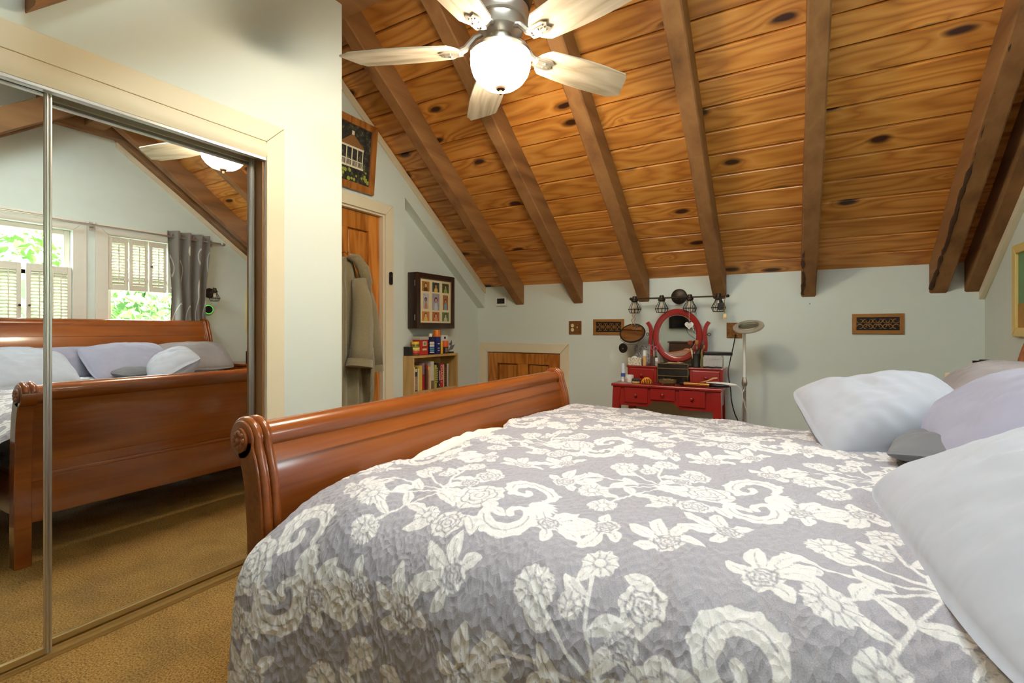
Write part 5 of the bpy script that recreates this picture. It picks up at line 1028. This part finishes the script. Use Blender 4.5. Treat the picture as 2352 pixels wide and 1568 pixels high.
def can(y_, r_, h_, col, capc, caph, label, bands, name='spray_can', nozzle=False):
    c_ = (-2.765, y_, zt); t = thing(name, label, 'can', c_); obj('can', MB().lathe([(r_*.94, 0), (r_, .004), (r_, h_-.012), (r_*.7, h_)], c_, 28), mat(name+label[:8], col, .3, metal=.2), t, smooth='auto')
    if nozzle: obj('cap', MB().lathe([(r_*.45, h_+.0005), (r_*.45, h_+caph*.6), (r_*.3, h_+caph)], c_, 18), mat('cap'+label[:6], capc, .4), t, smooth='auto')
    else: obj('cap', MB().lathe([(r_*.98, h_-.010), (r_*.98, h_+caph), (r_*.9, h_+caph+.004)], c_, 28), mat('cap'+label[:6], capc, .4), t, smooth='auto')
    for z0, z1, bc_, wd in bands:
        P = [[(c_[0]+r_*1.012*math.cos(a), c_[1]+r_*1.012*math.sin(a), zt+z) for a in [(-wd+2*wd*q/10)-.35 for q in range(11)]] for z in (z0, z1)]; obj('label_print', MB().grid(P), mat('band%d%d%d' % bc_, bc_, .4), t)
can(3.335, .036, .155, (30, 34, 78), (228, 222, 204), .030, 'navy spray can with white nozzle and lettering block', [(.092, .112, (222, 220, 214), .7), (.068, .088, (222, 220, 214), .7), (.046, .062, (84, 150, 200), .7), (.030, .042, (84, 150, 200), .7), (.016, .024, (226, 226, 226), .7)], nozzle=True)
can(3.425, .034, .165, (40, 48, 112), (232, 126, 30), .046, 'tall blue spray can with orange cap', [(.03, .036, (214, 220, 236), .3), (.05, .056, (214, 220, 236), .3), (.09, .096, (214, 220, 236), .3)])
can(3.487, .017, .098, (222, 172, 36), (228, 190, 60), .012, 'slim yellow tube standing between the cans', [], 'slim_tube')
can(3.545, .030, .070, (58, 50, 46), (226, 92, 30), .042, 'short dark can with orange cap', [(.012, .05, (120, 104, 90), .5)])
t = thing('white_carton', 'white carton with two small black squares at the back of the bookshelf', 'box', (-2.84, 3.55, zt)); obj('carton', MB().box(-2.885, -2.815, 3.455, 3.650, zt, zt+.168), 'white', t, bevel=.002)
for y_ in (3.497, 3.605): obj('black_square', MB().box(-2.8152, -2.8144, y_-.013, y_+.013, zt+.132, zt+.152), 'black', t)
obj('fold_line', MB().box(-2.8152, -2.8146, 3.549, 3.551, zt, zt+.168), 'greyink', t)
t = thing('grey_card', 'grey folded card with a winged cutout beside the carton', 'card', (-2.77, 3.62, zt)); obj('base', MB().box(-2.80, -2.745, 3.585, 3.650, zt, zt+.014), 'black', t); obj('flap', MB().prism([(3.585, .935), (3.62, .985), (3.685, .998), (3.655, .955)], -2.762, -2.759), mat('cardgrey', (110, 112, 112), .5), t); obj('wing', MB().prism([(3.60, 1.005), (3.625, 1.018), (3.640, 1.040), (3.648, 1.010), (3.636, .985), (3.617, .990)], -2.766, -2.763), 'cardgrey', t)
# ------------------------------------------------ bath robe on the door
t = thing('bath_robe', 'olive grey towelling robe hanging on the wooden door', 'robe', (-2.72, 2.45, .35))
def drape(y_c, z_top, z_bot, prof, depth, x_w, seed, folds):
    P = []; rr = random.Random(seed); ph = [rr.uniform(0, 6) for _ in range(4)]
    for i in range(61):
        k = i/60; z = z_top+(z_bot-z_top)*k; hw_ = np.interp(k, [p[0] for p in prof], [p[1] for p in prof]); sh_ = np.interp(k, [p[0] for p in prof], [p[2] for p in prof]); row = []
        for j in range(71):
            q = -1+2*j/70; env = math.sqrt(max(0, 1-q*q))**.7; f_ = .30*math.sin(q*folds+ph[0]+.8*k)+.16*math.sin(q*folds*2.1+ph[1]-1.2*k)
            row.append((x_w+depth*(.35+.65*min(1, k*4+.25))*env*(1+f_*min(1, .3+k*2)), y_c+sh_+hw_*q+.010*math.sin(5*k+q*3+ph[2]), z))
        P.append(row)
    return MB().grid(P)
obj('body', drape(2.40, 1.66, .30, [(0, .045, .035), (.04, .085, .02), (.12, .13, .0), (.4, .20, .01), (.7, .235, .02), (1, .24, .02)], .095, -2.842+.012, 2, 9), 'robe', t, smooth=True, solid=.006)
obj('hood', MB().tube([(-2.76, 2.42, 1.665), (-2.725, 2.46, 1.65), (-2.70, 2.50, 1.58), (-2.70, 2.53, 1.48), (-2.715, 2.54, 1.38)], .04, 14, radii=[.022, .036, .044, .045, .020]), 'robe', t, smooth=True)
def sleeve(pts, rad, fl=.62):
    mb = MB().tube(pts, .05, 20, radii=rad); return mb
sl = obj('sleeve', sleeve([(-2.70, 2.46, 1.50), (-2.675, 2.465, 1.35), (-2.665, 2.465, 1.18), (-2.66, 2.45, 1.02), (-2.655, 2.425, .885)], [.05, .068, .074, .078, .086]), 'robe', t, smooth=True); obj('cuff', MB().tube([(-2.657, 2.432, .925), (-2.654, 2.422, .872)], .09, 20, radii=[.090, .094]), 'robe', sl, smooth='auto')
sl2 = obj('sleeve', sleeve([(-2.735, 2.55, 1.48), (-2.715, 2.59, 1.30), (-2.712, 2.615, 1.10), (-2.712, 2.625, .84)], [.03, .045, .052, .060]), 'robe', t, smooth=True); obj('cuff', MB().tube([(-2.712, 2.624, .875), (-2.712, 2.626, .825)], .06, 20, radii=[.064, .066]), 'robe', sl2, smooth='auto')
obj('belt', MB().tube([(-2.70, 2.52, 1.02), (-2.645, 2.525, 1.0), (-2.64, 2.53, .90), (-2.65, 2.535, .70), (-2.66, 2.53, .45)], .018, 8, radii=[.016, .018, .017, .018, .018]), 'robe', t, smooth=True)
tag(obj('door_hook', MB().tube([(-2.846, 2.42, 1.70), (-2.80, 2.42, 1.70), (-2.775, 2.42, 1.68), (-2.765, 2.42, 1.70)], .005, 8).box(-2.847, -2.842, 2.405, 2.435, 1.66, 1.73), 'brass', None, 'auto', origin=(-2.84, 2.42, 1.70)), 'brass hook on the wooden door carrying the robe', 'hook')

# ================================================================== HEADBOARD WALL AND NEAR SIDE
t = thing('framed_art', 'pale yellow framed picture with green ground on the window wall', 'picture', (XW, 3.57, 1.10)); obj('frame', frame_x(XW-.025, XW-.0005, 3.455, 3.69, 1.555, .05, 1.15, True), mat('yellowframe', (222, 194, 118), .5), t, bevel=.004); obj('art', MB().box(XW-.012, XW-.001, 3.453, 3.692, 1.148, 1.557), mat('greenart', (110, 150, 104), .6, var=.25, vs=9), t); obj('art_band', MB().box(XW-.0132, XW-.0122, 3.453, 3.692, 1.148, 1.28), mat('ochre', (168, 124, 52), .6, var=.3, vs=20), t)
t = thing('wall_sconce', 'bronze sconce with a wire cage shade on the window wall', 'sconce', (XW, 2.985, 1.46)); obj('backplate', MB().cyl((XW-.022, 2.985, 1.545), (XW-.0005, 2.985, 1.545), .055, n=28), 'darkmetal', t, bevel=.004); obj('arm', MB().tube([(XW-.02, 2.985, 1.545), (XW-.07, 2.985, 1.56), (XW-.10, 2.985, 1.60), (XW-.115, 2.985, 1.588)], .007, 8), 'darkmetal', t, smooth=True); cage(XW-.115, 2.985, 1.575, t, 1.0)
t = thing('smart_speaker', 'round black speaker with green light ring under the sconce', 'speaker', (XW, 2.96, 1.31)); obj('puck', MB().cyl((XW-.045, 2.96, 1.36), (XW-.0005, 2.96, 1.36), .045, n=32), 'black', t, bevel=.006); obj('light_ring', MB().tube([(XW-.040, 2.96+.0455*math.cos(2*PI*k/32), 1.36+.0455*math.sin(2*PI*k/32)) for k in range(32)], .0035, 6, True), mat('greenled', (70, 200, 60), .4, emit=1.2), t)
ns = thing('nightstand', 'dark cherry nightstand in the corner behind the pillows', 'nightstand', (.80, 3.32, 0)); nx0, nx1, ny0, ny1, nz1 = .56, 1.06, 3.06, 3.56, .765
obj('top', MB().box(nx0-.012, nx1, ny0-.012, ny1+.012, nz1-.024, nz1), 'cherry', ns, bevel=.006); obj('body', MB().box(nx0, nx1-.004, ny0, ny1, .10, nz1-.0245), 'cherry', ns, bevel=.004)
for z0, z1 in ((.42, .72), (.12, .40)): d = obj('drawer', MB().box(nx0-.016, nx0-.0005, ny0+.02, ny1-.02, z0, z1), 'cherry', ns, bevel=.004); obj('knob', MB().sphere((nx0-.030, (ny0+ny1)/2, (z0+z1)/2), .015, 12, 8), 'brass', d, smooth=True)
for x in (nx0+.025, nx1-.03):
    for y_ in (ny0+.025, ny1-.025): obj('foot', MB().cyl((x, y_, 0), (x, y_, .1), .018, .025, 12), 'cherry', ns)
t = thing('lotion_pump', 'gold pump bottle with black top on the nightstand', 'bottle', (.84, 3.30, nz1)); bc = (.84, 3.30, nz1+.0005); obj('bottle', MB().lathe([(.026, .045), (.027, .05), (.027, .150), (.021, .165), (.021, .178)], bc, 24), mat('champagne', (172, 150, 112), .3, metal=.6), t, smooth='auto'); obj('base', MB().lathe([(.034, 0), (.036, .003), (.036, .120), (.030, .126)], bc, 24), 'black', t, smooth='auto'); obj('pump', MB().lathe([(.012, .178), (.012, .196), (.024, .200), (.026, .212), (.018, .222)], bc, 20).box(bc[0]-.045, bc[0], bc[1]-.009, bc[1]+.009, bc[2]+.204, bc[2]+.216), 'black', t, smooth='auto')
t = thing('pill_jar', 'small amber jar with cream lid on the nightstand', 'jar', (.70, 3.22, nz1)); bc = (.70, 3.22, nz1+.0005); obj('jar', MB().lathe([(.026, 0), (.027, .003), (.027, .115), (.024, .122)], bc, 22), mat('amberjar', (176, 120, 70), .25), t, smooth='auto'); obj('lid', MB().lathe([(.028, .1225), (.028, .150), (.026, .153)], bc, 22), 'ivory', t, smooth='auto')
t = thing('tablet', 'thin black tablet propped on the nightstand', 'tablet', (.64, 3.24, nz1)); obj('slab', MB().box(-.05, .05, -.005, .005, 0, .11), 'black', t, local=True, bevel=.003); t.rotation_euler = (math.radians(-12), 0, .5); t.location = (.63, 3.26, nz1+.002)
# television and chest of drawers behind the camera (seen in the vanity mirror)
t = thing('television', 'black flat television on the wall above the chest of drawers', 'television', (-1.55, YN, 1.22)); obj('case', MB().box(-2.04, -1.02, YN+.03, YN+.075, 1.21, 1.80), 'black', t, bevel=.005); obj('screen', MB().box(-2.025, -1.035, YN+.0755, YN+.077, 1.23, 1.785), mat('tvglass', (10, 10, 12), .08), t); obj('bracket', MB().box(-1.65, -1.4, YN+.0005, YN+.03, 1.4, 1.6), 'darkmetal', t)
for k, (xs, xe) in enumerate(((-1.72, -1.52), (-1.60, -1.36))): cord('tv_cable', [(xs, YN+.06, 1.215), (xs+.03, YN+.05, 1.12), (xe-.05, YN+.05, 1.02), (xe, YN+.06, .975)], .005, 'black', ('black cable hanging below the television, the left one', 'black cable hanging below the television, the right one')[k], 'cable')
t = thing('chest_of_drawers', 'brown wooden chest of drawers under the television', 'dresser', (-1.5, -1.06, 0)); obj('body', MB().box(-1.96, -1.04, YN+.02, -.86, .06, .945), 'dresser', t, bevel=.004); obj('top', MB().box(-1.985, -1.015, YN+.01, -.84, .9455, .97), 'dresser', t, bevel=.006)
for k in range(4):
    for x0, x1 in ((-1.94, -1.505), (-1.495, -1.06)): d = obj('drawer', MB().box(x0, x1, -.8595, -.845, .10+k*.21, .29+k*.21), 'dresser', t, bevel=.005); obj('knob', MB().sphere(((x0+x1)/2, -.834, .195+k*.21), .014, 12, 8), 'darkmetal', d, smooth=True)
for x in (-1.93, -1.07):
    for y_ in (-1.25, -.89): obj('foot', MB().box(x-.03, x+.03, y_-.03, y_+.03, 0, .06), 'dresser', t)
